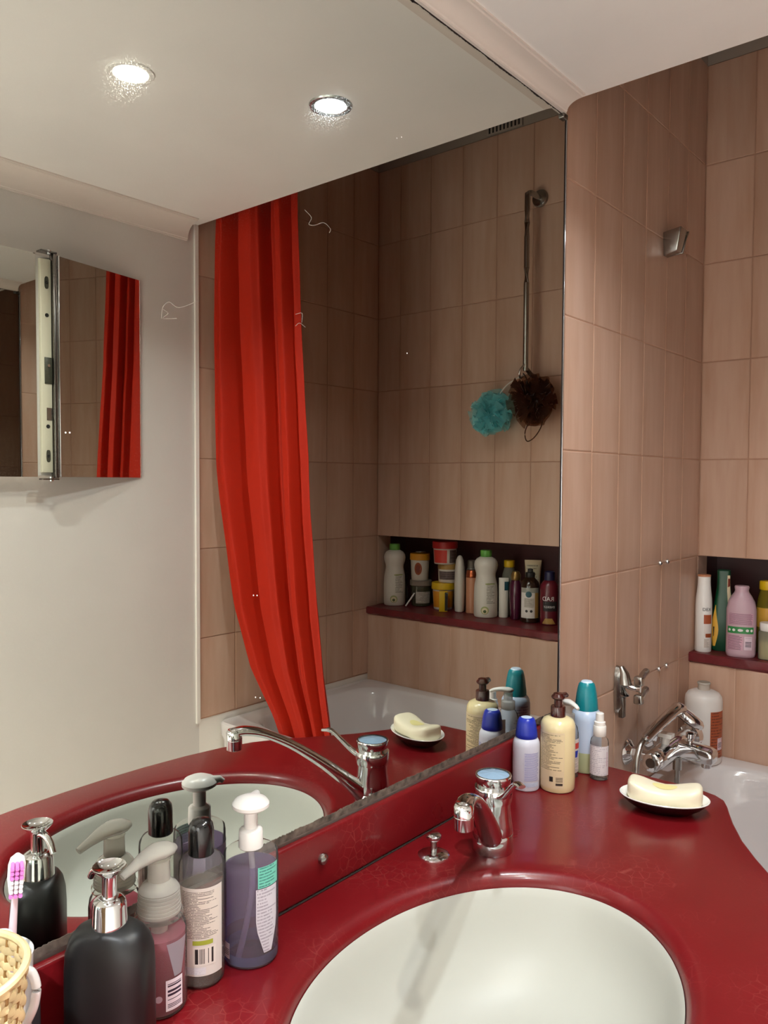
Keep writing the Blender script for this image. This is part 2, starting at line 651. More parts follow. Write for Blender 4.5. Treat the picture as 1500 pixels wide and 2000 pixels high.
def mat_tile():
    m, nt, b = newmat('tile')
    N, L = nt.nodes.new, nt.links.new
    tc = N('ShaderNodeTexCoord')
    oi = N('ShaderNodeObjectInfo')
    sc = N('ShaderNodeVectorMath'); sc.operation = 'MULTIPLY'
    L(tc.outputs['Object'], sc.inputs[0]); sc.inputs[1].default_value = (42, 5, 1)
    ad = N('ShaderNodeVectorMath'); ad.operation = 'ADD'
    cb = N('ShaderNodeCombineXYZ')
    mu = N('ShaderNodeMath'); mu.operation = 'MULTIPLY'; mu.inputs[1].default_value = 57.0
    L(oi.outputs['Random'], mu.inputs[0])
    for i in range(3):
        L(mu.outputs[0], cb.inputs[i])
    L(sc.outputs[0], ad.inputs[0]); L(cb.outputs[0], ad.inputs[1])
    nz = N('ShaderNodeTexNoise'); nz.inputs['Scale'].default_value = 1.0; nz.inputs['Detail'].default_value = 5
    L(ad.outputs[0], nz.inputs['Vector'])
    # glaze: paler cloudy middle, browner towards the tile's own edges
    sp = N('ShaderNodeSeparateXYZ'); L(tc.outputs['Object'], sp.inputs[0])
    ab = N('ShaderNodeMath'); ab.operation = 'ABSOLUTE'; L(sp.outputs[0], ab.inputs[0])
    mr = N('ShaderNodeMapRange'); mr.inputs[1].default_value = 0.02; mr.inputs[2].default_value = 0.078
    mr.inputs[3].default_value = 0.62; mr.inputs[4].default_value = 0.28
    L(ab.outputs[0], mr.inputs[0])
    n2 = N('ShaderNodeMapRange'); n2.inputs[1].default_value = 0.3; n2.inputs[2].default_value = 0.7
    n2.inputs[3].default_value = -0.16; n2.inputs[4].default_value = 0.22
    L(nz.outputs['Fac'], n2.inputs[0])
    s1 = N('ShaderNodeMath'); s1.operation = 'ADD'; L(mr.outputs[0], s1.inputs[0]); L(n2.outputs[0], s1.inputs[1])
    mx = N('ShaderNodeMix'); mx.data_type = 'RGBA'
    L(s1.outputs[0], mx.inputs[0]); mx.clamp_factor = True
    mx.inputs[6].default_value = lin((181, 141, 116)); mx.inputs[7].default_value = lin((206, 175, 156))
    rv = N('ShaderNodeMapRange'); rv.inputs[3].default_value = 0.94; rv.inputs[4].default_value = 1.05
    L(oi.outputs['Random'], rv.inputs[0])
    vs = N('ShaderNodeVectorMath'); vs.operation = 'SCALE'
    L(mx.outputs[2], vs.inputs[0]); L(rv.outputs[0], vs.inputs['Scale'])
    L(vs.outputs[0], b.inputs['Base Color'])
    b.inputs['Roughness'].default_value = 0.32
    b.inputs['Specular IOR Level'].default_value = 0.4


mat_tile()


def mat_counter():
    m, nt, b = newmat('red_lacquer')
    N, L = nt.nodes.new, nt.links.new
    tc = N('ShaderNodeTexCoord')
    nz = N('ShaderNodeTexNoise'); nz.inputs['Scale'].default_value = 6; nz.inputs['Detail'].default_value = 7
    L(tc.outputs['Object'], nz.inputs['Vector'])
    vo = N('ShaderNodeTexVoronoi'); vo.feature = 'DISTANCE_TO_EDGE'; vo.inputs['Scale'].default_value = 60
    L(tc.outputs['Object'], vo.inputs['Vector'])
    ck = N('ShaderNodeMapRange'); ck.inputs[1].default_value = 0.0; ck.inputs[2].default_value = 0.035
    ck.inputs[3].default_value = 0.22; ck.inputs[4].default_value = 0.0
    L(vo.outputs['Distance'], ck.inputs[0])
    gate = N('ShaderNodeMapRange'); gate.inputs[1].default_value = 0.48; gate.inputs[2].default_value = 0.66
    L(nz.outputs['Fac'], gate.inputs[0])
    mu = N('ShaderNodeMath'); mu.operation = 'MULTIPLY'; L(ck.outputs[0], mu.inputs[0]); L(gate.outputs[0], mu.inputs[1])
    n2 = N('ShaderNodeTexNoise'); n2.inputs['Scale'].default_value = 300; n2.inputs['Detail'].default_value = 3
    L(tc.outputs['Object'], n2.inputs['Vector'])
    base = N('ShaderNodeMix'); base.data_type = 'RGBA'
    L(nz.outputs['Fac'], base.inputs[0])
    base.inputs[6].default_value = lin((104, 13, 19)); base.inputs[7].default_value = lin((122, 21, 27))
    mx = N('ShaderNodeMix'); mx.data_type = 'RGBA'
    L(mu.outputs[0], mx.inputs[0]); L(base.outputs[2], mx.inputs[6]); mx.inputs[7].default_value = lin((206, 120, 108))
    L(mx.outputs[2], b.inputs['Base Color'])
    rr = N('ShaderNodeMapRange'); rr.inputs[3].default_value = 0.2; rr.inputs[4].default_value = 0.42
    L(nz.outputs['Fac'], rr.inputs[0]); L(rr.outputs[0], b.inputs['Roughness'])
    b.inputs['Coat Weight'].default_value = 0.2
    b.inputs['Specular IOR Level'].default_value = 0.35
    b.inputs['Coat Roughness'].default_value = 0.12
    bp = N('ShaderNodeBump'); bp.inputs['Strength'].default_value = 0.06; bp.inputs['Distance'].default_value = 0.001
    L(n2.outputs['Fac'], bp.inputs['Height']); L(bp.outputs['Normal'], b.inputs['Normal'])


mat_counter()


def mat_curtain():
    m = bpy.data.materials.new('curtain')
    m.use_nodes = True
    nt = m.node_tree
    b = nt.nodes['Principled BSDF']
    b.inputs['Base Color'].default_value = lin((184, 36, 14))
    b.inputs['Roughness'].default_value = 0.6
    b.inputs['Specular IOR Level'].default_value = 0.2
    tl = nt.nodes.new('ShaderNodeBsdfTranslucent')
    tl.inputs[0].default_value = lin((200, 34, 10))
    mx = nt.nodes.new('ShaderNodeMixShader')
    mx.inputs[0].default_value = 0.10
    nt.links.new(b.outputs[0], mx.inputs[1])
    nt.links.new(tl.outputs[0], mx.inputs[2])
    nt.links.new(mx.outputs[0], nt.nodes['Material Output'].inputs[0])
    MATS['curtain'] = m


mat_curtain()


def emit(name, col, s):
    m = bpy.data.materials.new(name)
    m.use_nodes = True
    nt = m.node_tree
    nt.nodes.clear()
    e = nt.nodes.new('ShaderNodeEmission')
    e.inputs[0].default_value = col + (1,)
    e.inputs[1].default_value = s
    o = nt.nodes.new('ShaderNodeOutputMaterial')
    nt.links.new(e.outputs[0], o.inputs[0])
    MATS[name] = m


# ------------------------------------------------------------------ room shell
YD = -2.35           # wall behind the photographer
ZT = 2.84            # ceiling over the bath
struct('floor', *boxvf(-0.05, W + 0.05, YD - 0.05, YB + 0.25, -0.06, 0.0), 'floor_mat', smooth=False)
struct('ceiling', *boxvf(-0.05, W + 0.05, YD - 0.05, 0.0, ZC, ZT + 0.05), 'ceiling_paint', smooth=False)
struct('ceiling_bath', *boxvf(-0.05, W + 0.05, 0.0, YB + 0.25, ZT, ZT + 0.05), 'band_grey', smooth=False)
struct('wall_front', *boxvf(-0.05, W + 0.05, YD - 0.05, YD, 0, ZC), 'plaster', smooth=False)
# mirror wall: plaster part and tiled part
wl = struct('wall_left', *boxvf(-0.05, -0.006, YD, -0.0015, 0, ZC), 'plaster', smooth=False)
wlb = struct('wall_left_bath', *join(boxvf(-0.05, -0.0022, -0.0015, YB + 0.25, 0, Z0 - 0.001)), 'grout', smooth=False)
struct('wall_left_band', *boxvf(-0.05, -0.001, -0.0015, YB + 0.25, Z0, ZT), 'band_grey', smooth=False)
# wall opposite the mirror
wr = struct('wall_right', *boxvf(W + 0.004, W + 0.05, YD, 0.0015, 0, ZC), 'wall_paint', smooth=False)
wrb = struct('wall_right_bath', *boxvf(W + 0.0022, W + 0.05, 0.0015, YB + 0.25, 0.665, Z0 - 0.001), 'grout_brown', smooth=False)
struct('wall_right_base', *boxvf(W + 0.004, W + 0.05, 0.0015, YB + 0.25, 0, 0.665), 'plaster', smooth=False)
struct('wall_right_band', *boxvf(W + 0.001, W + 0.05, 0.0015, YB + 0.25, Z0, ZT), 'band_grey', smooth=False)
# bath side wall with the niche
ZN1 = Z0 - 5 * TH          # niche top 1.238
ZL = 0.946                 # ledge top
YL = 0.852                 # lower wall face
wb = struct('wall_back', *boxvf(-0.0022, W + 0.0022, YB + 0.0022, YB + 0.25, ZN1 + 0.001, Z0 - 0.001), 'grout_brown', smooth=False)
wbl = struct('wall_back_lower', *boxvf(-0.0022, W + 0.0022, YL + 0.0022, YB + 0.25, 0.3, 0.914), 'grout', smooth=False)
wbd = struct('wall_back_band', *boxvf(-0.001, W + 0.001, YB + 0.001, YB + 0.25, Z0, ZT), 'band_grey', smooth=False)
YN = 1.10
wn = struct('wall_niche', *boxvf(-0.0022, W + 0.0022, YN, YB + 0.25, 0.914, ZN1 + 0.001), 'maroon_tile', smooth=False)
for xa, xb in ((-0.0022, 0.0), (W, W + 0.0022)):
    box('niche_side', xa - (0.0 if xa < 0 else -0.0), xb, 1.0, YN, ZL, ZN1, 'maroon_tile', wn)

# --- tiles, each one an object
TCACHE = {}


def tilemesh(wd, ht):
    key = (round(wd, 4), round(ht, 4))
    if key in TCACHE:
        return TCACHE[key]
    g, bv, d, t = 0.0014, 0.0020, 0.0009, 0.0019
    a, b = wd / 2 - g, ht / 2 - g
    V = [(-a, -b, -t), (a, -b, -t), (a, b, -t), (-a, b, -t), (-a, -b, -d), (a, -b, -d), (a, b, -d), (-a, b, -d),
         (-a + bv, -b + bv, 0), (a - bv, -b + bv, 0), (a - bv, b - bv, 0), (-a + bv, b - bv, 0)]
    F = []
    for o in (0, 4):
        for i in range(4):
            j = (i + 1) % 4
            F.append((o + i, o + j, o + 4 + j, o + 4 + i))
    F.append((8, 9, 10, 11))
    me = bpy.data.meshes.new('tile')
    me.from_pydata(V, [], F)
    me.materials.append(MATS['tile'])
    TCACHE[key] = me
    return me


def tiles(parent, cols, rows, origin, ux, nrm):
    """cols: edges along ux; rows: z edges descending; ux, nrm unit vectors"""
    ux, nrm = Vector(ux), Vector(nrm)
    uz = Vector((0, 0, 1))
    for a, b in zip(cols, cols[1:]):
        for zt, zb in zip(rows, rows[1:]):
            o = bpy.data.objects.new('tile', tilemesh(b - a, zt - zb))
            C.objects.link(o)
            M = Matrix((ux, uz, nrm)).transposed()
            # keep a right-handed frame
            if M.determinant() < 0:
                M = Matrix((-ux, uz, nrm)).transposed()
            j = Vector((random.gauss(0, 0.0006), random.gauss(0, 0.0006), 1)).normalized()
            M4 = M.to_4x4()
            tilt = Vector((0, 0, 1)).rotation_difference(j).to_matrix().to_4x4()
            M4 = M4 @ tilt
            M4.translation = Vector(origin) + ux * ((a + b) / 2) + uz * ((zt + zb) / 2) + nrm * random.uniform(-0.00025, 0.00015)
            o.parent = parent
            o.matrix_world = M4


ROWS = [Z0 - i * TH for i in range(8)]
tiles(wlb, [i * TW for i in range(7)], ROWS, (0, 0, 0), (0, 1, 0), (1, 0, 0))
tiles(wrb, [max(YB - i * TW, 0.0018) for i in range(6, -1, -1)], ROWS[:7] + [0.668], (W, 0, 0), (0, 1, 0), (-1, 0, 0))
BC = [0] + [1.20325 - i * TW for i in range(7, -1, -1)] + [W]
tiles(wb, BC, ROWS[:6], (0, YB, 0), (1, 0, 0), (0, -1, 0))
BC2 = [0, 0.135] + [1.2015 - i * TW for i in range(6, -1, -1)] + [W]
tiles(wbl, BC2, [0.914, 0.638], (0, YL, 0), (1, 0, 0), (0, -1, 0))
# niche: tiled returns at both ends and the underside of the wall above
for xx, nn in ((0.0, 1), (W, -1)):
    tiles(wlb if xx == 0 else wrb, [YB + 0.001, 1.0], [ZN1, ZL], (xx, 0, 0), (0, 1, 0), (nn, 0, 0))
# white silicone strip where tiling of the far wall begins
st = struct('trim_1', *boxvf(W - 0.004, W + 0.004, -0.012, 0.001, 0.655, ZC), 'plaster', smooth=False)
# niche ledge, a rough-edged slab
n = 60
V, F = [], []
for i in range(n + 1):
    x = W * i / n
    q = random.uniform(-0.0025, 0.0025)
    for (y, z) in ((YN, ZL), (0.848 + q * 0.5, ZL), (0.8445 + q, ZL - 0.004), (0.8445 + q, ZL - 0.024 + random.uniform(-0.004, 0.003)), (0.853, 0.9145), (YN, 0.9145)):
        V.append((x, y, z))
for i in range(n):
    for k in range(6):
        F.append((i * 6 + k, i * 6 + (k + 1) % 6, (i + 1) * 6 + (k + 1) % 6, (i + 1) * 6 + k))
F += [tuple(range(6)), tuple(range(n * 6, n * 6 + 6))]
struct('trim_2', V, F, 'maroon_ledge')


# cove mouldings under the ceiling
def cove(name, x0, sgn, depth, height, y0, y1):
    prof = [(0, 0)]
    k = 8
    prof = [(0.0, -height), (0.006, -height), (0.006, -height + 0.004)]
    for i in range(k + 1):
        a = PI / 2 * i / k
        prof.append((depth - 0.006 - (depth - 0.014) * math.cos(a), -height + 0.006 + (height - 0.012) * math.sin(a) * 0.98))
    prof += [(depth - 0.004, -0.004), (depth, -0.004), (depth, 0.0), (0, 0)]
    prof = [(max(px, 0), pz) for px, pz in prof]
    V, F = [], []
    for y in (y0, y1):
        V += [(x0 + sgn * px, y, ZC + pz) for px, pz in prof]
    n = len(prof)
    for i in range(n):
        j = (i + 1) % n
        F.append((i, j, n + j, n + i))
    F += [tuple(range(n)), tuple(range(n, 2 * n))]
    struct(name, V, F, 'cove_paint', ang=30)


cove('trim_3', 0.0, 1, 0.050, 0.031, YD, -0.012)
cove('trim_4', W + 0.004, -1, 0.066, 0.058, YD, -0.04)

# ventilation grille high on the bath wall
v = thing('vent_grille', 'grey slotted ventilation grille high on the wall above the bath', 'vent', (0.718, YB, 2.776))
box('frame', -0.075, 0.075, -0.006, 0.0, -0.036, 0.036, 'band_grey', v, 0.0015)
for i in range(9):
    box('slot', -0.062 + i * 0.0155 - 0.0035, -0.062 + i * 0.0155 + 0.0035, -0.0068, -0.0058, -0.030, 0.030, 'hole_dark', v)

# ------------------------------------------------------------------ recessed lamps
for i, (x, y, e, col, lab) in enumerate(LAMPS):
    emit('lamp_glow_%d' % i, col, 40.0)
    t = thing('ceiling_spotlight', lab, 'light', (x, y, ZC), 0, 'recessed spotlights in the lower ceiling')
    R = []
    for rr, zz in ((0.035, -0.001), (0.036, -0.003), (0.042, -0.0045), (0.047, -0.0035), (0.0485, -0.0002)):
        R.append(ring(0, 0, zz, rr, N=40))
    loft('trim_ring', R, 'white_plastic' if i != 1 else 'chrome_dull', t, False, False)
    secs('bulb_glass', [(-0.0012, 0.0345), (-0.0022, 0.033), (-0.0026, 0.02), (-0.0027, 0.002)], 'lamp_glow_%d' % i, t)
    ld = bpy.data.lights.new('lamp_light', 'AREA')
    ld.shape = 'DISK'
    ld.size = 0.045
    ld.energy = e
    ld.spread = math.radians(138 if i < 3 else 80)
    ld.color = col
    lo = bpy.data.objects.new('lamp_light', ld)
    C.objects.link(lo)
    lo.location = (0, 0, -0.006)
    lo.parent = t

# ------------------------------------------------------------------ big mirror
MZ0, MZ1 = 0.945, 2.268
mr_ = thing('wall_mirror', 'large frameless wall mirror above the red vanity top', 'mirror', (0, -0.95, MZ0))
box('mirror_glass', -0.005, 0.0, -0.95, 0.947, 0, MZ1 - MZ0, 'mirror', mr_)
box('edge_trim', -0.0045, 0.0022, 0.9475, 0.9515, -0.02, MZ1 - MZ0, 'chrome', mr_, 0.0008)
box('edge_shadow_line', -0.004, 0.0006, 0.9435, 0.947, -0.02, MZ1 - MZ0 - 0.002, 'seam_dark', mr_)
# corroded silvering along the upper edge and grime along the lower edge
for nm, z0, hgt, mt, sgn in (('corroded_edge', MZ1 - MZ0 + 0.002, 0.0062, 'seam_dark', -1), ('grime_line', -0.001, 0.0125, 'mould', 1)):
    V, F = [], []
    nn = 900
    lo, fine = 0.0, random.Random(21)
    for i in range(nn + 1):
        y = -0.95 + 1.897 * i / nn
        lo = 0.93 * lo + 0.07 * fine.gauss(0, 1.6)
        hh = hgt * max(0.3, 0.9 + (0.10 if sgn > 0 else 0.4) * lo + 0.04 * fine.gauss(0, 1))
        V += [(0.0004, y, z0), (0.0004, y, z0 + sgn * hh), (0.0, y, z0 + sgn * (hh + 0.0004))]
    for i in range(nn):
        for k in range(2):
            F.append((i * 3 + k, (i + 1) * 3 + k, (i + 1) * 3 + k + 1, i * 3 + k + 1))
    mo(nm, V, F, mt, mr_, smooth=False)
V, F = boxvf(-0.004, 0.007, 0.925, 0.945, MZ1 - MZ0 - 0.012, MZ1 - MZ0 - 0.001)
bevel(mo('clip', V, F, 'steel_dark', mr_, smooth=False), 0.002)

# ------------------------------------------------------------------ vanity top with backsplash
ZV = 0.85
BX, BY = 0.325, -0.785
OUT = [(0.009, 0.012), (0.16, 0.014), (0.26, 0.014), (0.318, 0.010), (0.345, 0.002), (0.366, -0.014), (0.380, -0.040), (0.392, -0.068), (0.411, -0.110), (0.444, -0.172), (0.480, -0.225), (0.514, -0.270),
       (0.556, -0.325), (0.592, -0.388), (0.617, -0.460), (0.634, -0.550), (0.644, -0.650), (0.647, -0.740), (0.645, -0.830), (0.638, -0.930), (0.622, -1.04), (0.595, -1.15), (0.555, -1.25), (0.50, -1.34), (0.45, -1.42), (0.009, -1.42)]


def rayhit(a):
    d = Vector((math.cos(a), math.sin(a)))
    best = None
    for (p, q) in zip(OUT, OUT[1:] + OUT[:1]):
        p, q = Vector(p) - Vector((BX, BY)), Vector(q) - Vector((BX, BY))
        e = q - p
        den = d.x * e.y - d.y * e.x
        if abs(den) < 1e-9:
            continue
        t = (p.x * e.y - p.y * e.x) / den
        s = (p.x * d.y - p.y * d.x) / den
        if t > 0 and -1e-6 <= s <= 1 + 1e-6:
            best = t if best is None else max(best, t)
    return best


angs = sorted(set([round(2 * PI * i / 144 - PI, 5) for i in range(144)] + [round(math.atan2(y - BY, x - BX), 5) for x, y in OUT]))


def oring(off, z):
    R = []
    for a in angs:
        t = rayhit(a) - off
        R.append((BX + t * math.cos(a), BY + t * math.sin(a), z))
    return R


def ering(ax, ay, z):
    R = []
    for a in angs:
        t = 1 / math.sqrt((math.cos(a) / ax) ** 2 + (math.sin(a) / ay) ** 2)
        R.append((BX + t * math.cos(a), BY + t * math.sin(a), z))
    return R


TH_V = 0.038
vt = thing('countertop', 'dark red lacquered vanity countertop with oval basin cut-out', 'countertop', (0, 0, 0))
R = [ering(0.212, 0.293, ZV - TH_V), oring(0.006, ZV - TH_V), oring(0.001, ZV - TH_V + 0.004), oring(0.0, ZV - TH_V + 0.01), oring(0.0, ZV - 0.008), oring(0.0012, ZV - 0.0035), oring(0.004, ZV - 0.001), oring(0.008, ZV),
     ering(0.262, 0.343, ZV), ering(0.236, 0.317, ZV + 0.0008), ering(0.229, 0.310, ZV - 0.0005), ering(0.2215, 0.3025, ZV - 0.004), ering(0.2155, 0.2965, ZV - 0.010), ering(0.212, 0.293, ZV - 0.018), ering(0.212, 0.293, ZV - TH_V)]
v_, f_ = loftvf(R, False, False)
mo('slab', v_, f_, 'red_lacquer', vt, ang=45)
bsp = thing('backsplash', 'low dark red lacquered backsplash board under the big mirror', 'backsplash', (0, 0, 0))
bs = box('board', 0.0005, 0.0125, -1.42, -0.001, ZV + 0.0003, 0.941, 'red_lacquer', bsp, 0.0045, 3)
mo('joint_line', *tubevf([(0.0135, -1.42, ZV + 0.0006), (0.0135, -0.01, ZV + 0.0006)], 0.0012, 6), 'seam_dark', bsp)
b2 = secs('cover_screw', [(0, 0.0085), (0.003, 0.009), (0.006, 0.0075), (0.008, 0.003)], 'chrome_dull', bsp, N=20)
b2.rotation_euler = (0, PI / 2, 0)
b2.location = (0.0122, -0.770, 0.900)

bn = thing('wash_basin', 'cream white oval basin set under the red vanity top', 'sink', (0, 0, 0))
R = [ering(0.228, 0.309, ZV - TH_V - 0.0004), ering(0.2125, 0.2935, ZV - TH_V - 0.0004), ering(0.2108, 0.2918, ZV - 0.0185), ering(0.2098, 0.2908, ZV - 0.0195), ering(0.205, 0.285, ZV - 0.03), ering(0.199, 0.277, ZV - 0.05), ering(0.19, 0.264, ZV - 0.08), ering(0.172, 0.24, ZV - 0.11), ering(0.14, 0.196, ZV - 0.135), ering(0.095, 0.132, ZV - 0.15), ering(0.05, 0.06, ZV - 0.157), ering(0.022, 0.022, ZV - 0.160)]
v_, f_ = loftvf(R, False, True)
mo('bowl', v_, f_, 'porcelain', bn, ang=60)
secs('drain_ring', [(ZV - 0.1597, 0.030), (ZV - 0.157, 0.029), (ZV - 0.1565, 0.024), (ZV - 0.1585, 0.02)], 'chrome', bn, dx=BX, dy=BY)

# pop-up waste knob
k = thing('drain_knob', 'small chrome pull knob on a round plate behind the basin', 'knob', (0.0715, -0.568, ZV))
secs('plate', [(0, 0.0265), (0.002, 0.0262), (0.0045, 0.022), (0.0065, 0.014), (0.007, 0.009)], 'chrome', k)
secs('stem', [(0.006, 0.0055), (0.024, 0.0055), (0.027, 0.008)], 'chrome_dull', k, N=16)
secs('knob', [(0.026, 0.006), (0.027, 0.0115), (0.030, 0.0128), (0.034, 0.0125), (0.0365, 0.009), (0.0372, 0.002)], 'chrome', k, N=24)

# vanity cabinet under the top
vc = thing('vanity_cabinet', 'plain pale cabinet under the red vanity top', 'cabinet', (0, 0, 0))
box('body', 0.004, 0.34, -1.40, -0.03, 0.0, ZV - TH_V - 0.13, 'vanity_wood', vc)
for y0 in (-1.39, -0.94, -0.49):
    d = box('door', 0.34, 0.356, y0, y0 + 0.44, 0.06, ZV - TH_V - 0.14, 'vanity_wood', vc, 0.002)
    mo('knob', *cyl((0.356, y0 + 0.06, 0.55), (0.376, y0 + 0.06, 0.55), 0.01), 'chrome', d)

# ------------------------------------------------------------------ basin mixer
bmx = thing('basin_mixer', 'chrome basin mixer tap with clear round knob and long spout', 'tap', (0.134, -0.486, ZV))
secs('body', [(0, 0.0335), (0.001, 0.034), (0.030, 0.034), (0.0312, 0.0332), (0.0322, 0.0335), (0.048, 0.0318), (0.066, 0.0292), (0.080, 0.0285), (0.083, 0.0286), (0.084, 0.031), (0.089, 0.032), (0.106, 0.032), (0.108, 0.031), (0.109, 0.0275)], 'chrome', bmx, N=48)
secs('knob_ring', [(0.108, 0.0272), (0.113, 0.0275), (0.115, 0.029), (0.1265, 0.0305), (0.1285, 0.0298), (0.1285, 0.027)], 'chrome', bmx, N=48, cap1=False)
# faceted clear cap on top
V = [(0, 0, 0.1315)]
for i in range(16):
    a = 2 * PI * i / 16
    V.append((0.027 * math.cos(a), 0.027 * math.sin(a), 0.1275 if i % 2 else 0.1283))
mo('clear_cap', V, [(0, i + 1, (i + 1) % 16 + 1) for i in range(16)], 'acrylic', bmx, smooth=False)
secs('cap_highlight', [(0.1262, 0.027), (0.1266, 0.002)], 'cap_top', bmx, N=24)  # pale blue disc, its colour stands in for the highlight in the cap
sa = math.atan2(-0.245, 0.107)
cs, sn = math.cos(sa), math.sin(sa)


def sp(d, z, lat=0.0):
    return (cs * d - sn * lat, sn * d + cs * lat, z)


spt = tube('spout', [sp(0.018, 0.026), sp(0.05, 0.056), sp(0.10, 0.098), sp(0.16, 0.141), sp(0.21, 0.168), sp(0.245, 0.1785), sp(0.268, 0.1785), sp(0.279, 0.175)],
           [0.020, 0.0195, 0.0165, 0.014, 0.013, 0.013, 0.013, 0.009], 'chrome', bmx, N=20, smoothn=5, ry=[0.018, 0.014, 0.010, 0.008, 0.0075, 0.0085, 0.0085, 0.005])
sx, sy, _ = sp(0.267, 0)
secs('aerator', [(0.148, 0.0115), (0.149, 0.0132), (0.1655, 0.0136), (0.1662, 0.0129), (0.1668, 0.0136), (0.180, 0.0136), (0.184, 0.011)], 'chrome', spt, N=28, dx=sx, dy=sy)
la = math.atan2(-0.047, 0.078)
cl, sl = math.cos(la), math.sin(la)
tube('lever', [(cl * d, sl * d, z) for d, z in ((0.026, 0.098), (0.040, 0.106), (0.058, 0.122), (0.074, 0.137), (0.084, 0.142), (0.098, 0.142))],
     [0.011, 0.0075, 0.0062, 0.006, 0.0075, 0.0065], 'chrome', bmx, N=14, smoothn=5, ry=[0.006, 0.005, 0.0042, 0.004, 0.0042, 0.003])

# ------------------------------------------------------------------ soap dish and soap
sd = thing('soap_dish', 'oval soap dish, black outside and white inside, on the red vanity top', 'soap dish', (0.294, -0.139, ZV), math.radians(20))
secs('dish_shell', [(0.0, 0.048, 0.030), (0.003, 0.053, 0.033), (0.012, 0.067, 0.044), (0.022, 0.0775, 0.0525), (0.0262, 0.0805, 0.0552)], 'dish_black', sd, N=48, cap1=False)
secs('dish_rim', [(0.0262, 0.0808, 0.0555), (0.0275, 0.081, 0.0556), (0.0282, 0.080, 0.0547), (0.0268, 0.0775, 0.0525), (0.018, 0.068, 0.045), (0.010, 0.056, 0.036), (0.0075, 0.045, 0.028)], 'white_gloss', sd, N=48, cap0=False)


def soapbar():
    V, F = [], []
    NU, NV = 40, 16
    for j in range(NV + 1):
        ph = -PI / 2 + PI * j / NV
        for i in range(NU):
            th = 2 * PI * i / NU
            e = 2 / 3.4
            sg = lambda t: math.copysign(abs(t) ** e, t)
            e2 = 0.55
            cp = abs(math.cos(ph)) ** e2
            x = 0.056 * sg(math.cos(th)) * cp
            pinch = 1 - 0.16 * math.exp(-(x / 0.026) ** 2)
            y = 0.032 * sg(math.sin(th)) * cp * pinch
            z = 0.0165 * math.copysign(abs(math.sin(ph)) ** e2, math.sin(ph))
            if z > 0:
                z += 0.014 * (min(abs(x) / 0.05, 1)) ** 1.7 - 0.007
            V.append((x, y, z))
    for j in range(NV):
        for i in range(NU):
            k = (i + 1) % NU
            F.append((j * NU + i, j * NU + k, (j + 1) * NU + k, (j + 1) * NU + i))
    return V, F


V, F = soapbar()
V = [(x * 1.20, y * 1.14, z * 1.15) for x, y, z in V]
so = thing('soap_bar', 'cream white saddle-shaped bar of soap lying in the oval dish', 'soap', (0.295, -0.139, ZV + 0.0325), math.radians(17))
mo('bar', V, F, 'soap', so, ang=70)
mo('worn_hollow', [(x * 0.40, y * 0.45, max(z, 0) * 0 + 0.0110 + 0.0125 * (abs(x * 0.40) / 0.05) ** 1.7 + 0.0004) for (x, y, z) in [(0, 0, 0)] + [(0.056 * math.cos(2 * PI * i / 24), 0.03 * math.sin(2 * PI * i / 24), 0) for i in range(24)]],
   [(0, i + 1, (i + 1) % 24 + 1) for i in range(24)], 'soap_yellow', so)

# ------------------------------------------------------------------ bottles beside the mirror end
# blue-capped frosted bottle
x, y = 0.0405, -0.2130
t = thing('lotion_bottle', 'frosted white bottle with a bright blue cap beside the backsplash', 'bottle', (x, y, ZV), face(x, y))
SB = [(0, 0.024), (0.0015, 0.026), (0.006, 0.027), (0.088, 0.027), (0.095, 0.0262), (0.101, 0.0235), (0.104, 0.020)]
secs('body', SB, 'frost', t)
secs('cap', [(0.1035, 0.0212), (0.105, 0.0222), (0.112, 0.0218), (0.13, 0.0192), (0.138, 0.0172), (0.142, 0.0145), (0.1435, 0.011)], 'blue_cap', t, cap1=False)
secs('cap_top', [(0.1434, 0.0112), (0.1442, 0.008), (0.1443, 0.001)], 'cap_top', t)
patch('label', SB, 0.022, 0.078, -10, 62, 'print_blue', t)
patch('label_foot', SB, 0.010, 0.018, -10, 62, 'print_paleblue', t)

# cream lotion with brown pump
x, y = 0.090, -0.174
t = thing('lotion_pump_bottle', 'cream yellow lotion bottle with dark brown pump top', 'bottle', (x, y, ZV), face(x, y))
SC = [(0, 0.030), (0.0015, 0.033), (0.006, 0.0345), (0.02, 0.0348), (0.125, 0.0345), (0.134, 0.0335), (0.141, 0.0295), (0.145, 0.022), (0.1465, 0.016)]
secs('body', SC, 'cream_lotion', t, N=44)
secs('collar', [(0.1455, 0.0135), (0.147, 0.0148), (0.166, 0.0148), (0.1675, 0.0138), (0.168, 0.009)], 'brown_plastic', t, N=28)
secs('pump_stem', [(0.167, 0.0085), (0.182, 0.008)], 'brown_plastic', t, N=20)
secs('pump_head', [(0.180, 0.0085), (0.1825, 0.0125), (0.185, 0.0140), (0.188, 0.0132), (0.1905, 0.0105), (0.193, 0.0095), (0.1945, 0.005)], 'brown_plastic', t, N=28)
mo('pump_nozzle', *tubevf([(-0.006, 0.004, 0.187), (-0.022, 0.014, 0.186), (-0.026, 0.017, 0.182)], [0.006, 0.0045, 0.004], 12), 'brown_plastic', t)
patch('label', SC, 0.010, 0.122, -72, 22, 'label_cream', t, 0.0003, 18)
patch('label_text', SC, 0.046, 0.118, -70, 20, 'print_cream', t, 0.0006, 18)
patch('label_barcode', SC, 0.014, 0.042, -8, 20, 'barcode_c', t, 0.0006)
patch('recycling_mark', SC, 0.024, 0.034, -26, -14, 'ink', t, 0.0006, 4, 2)

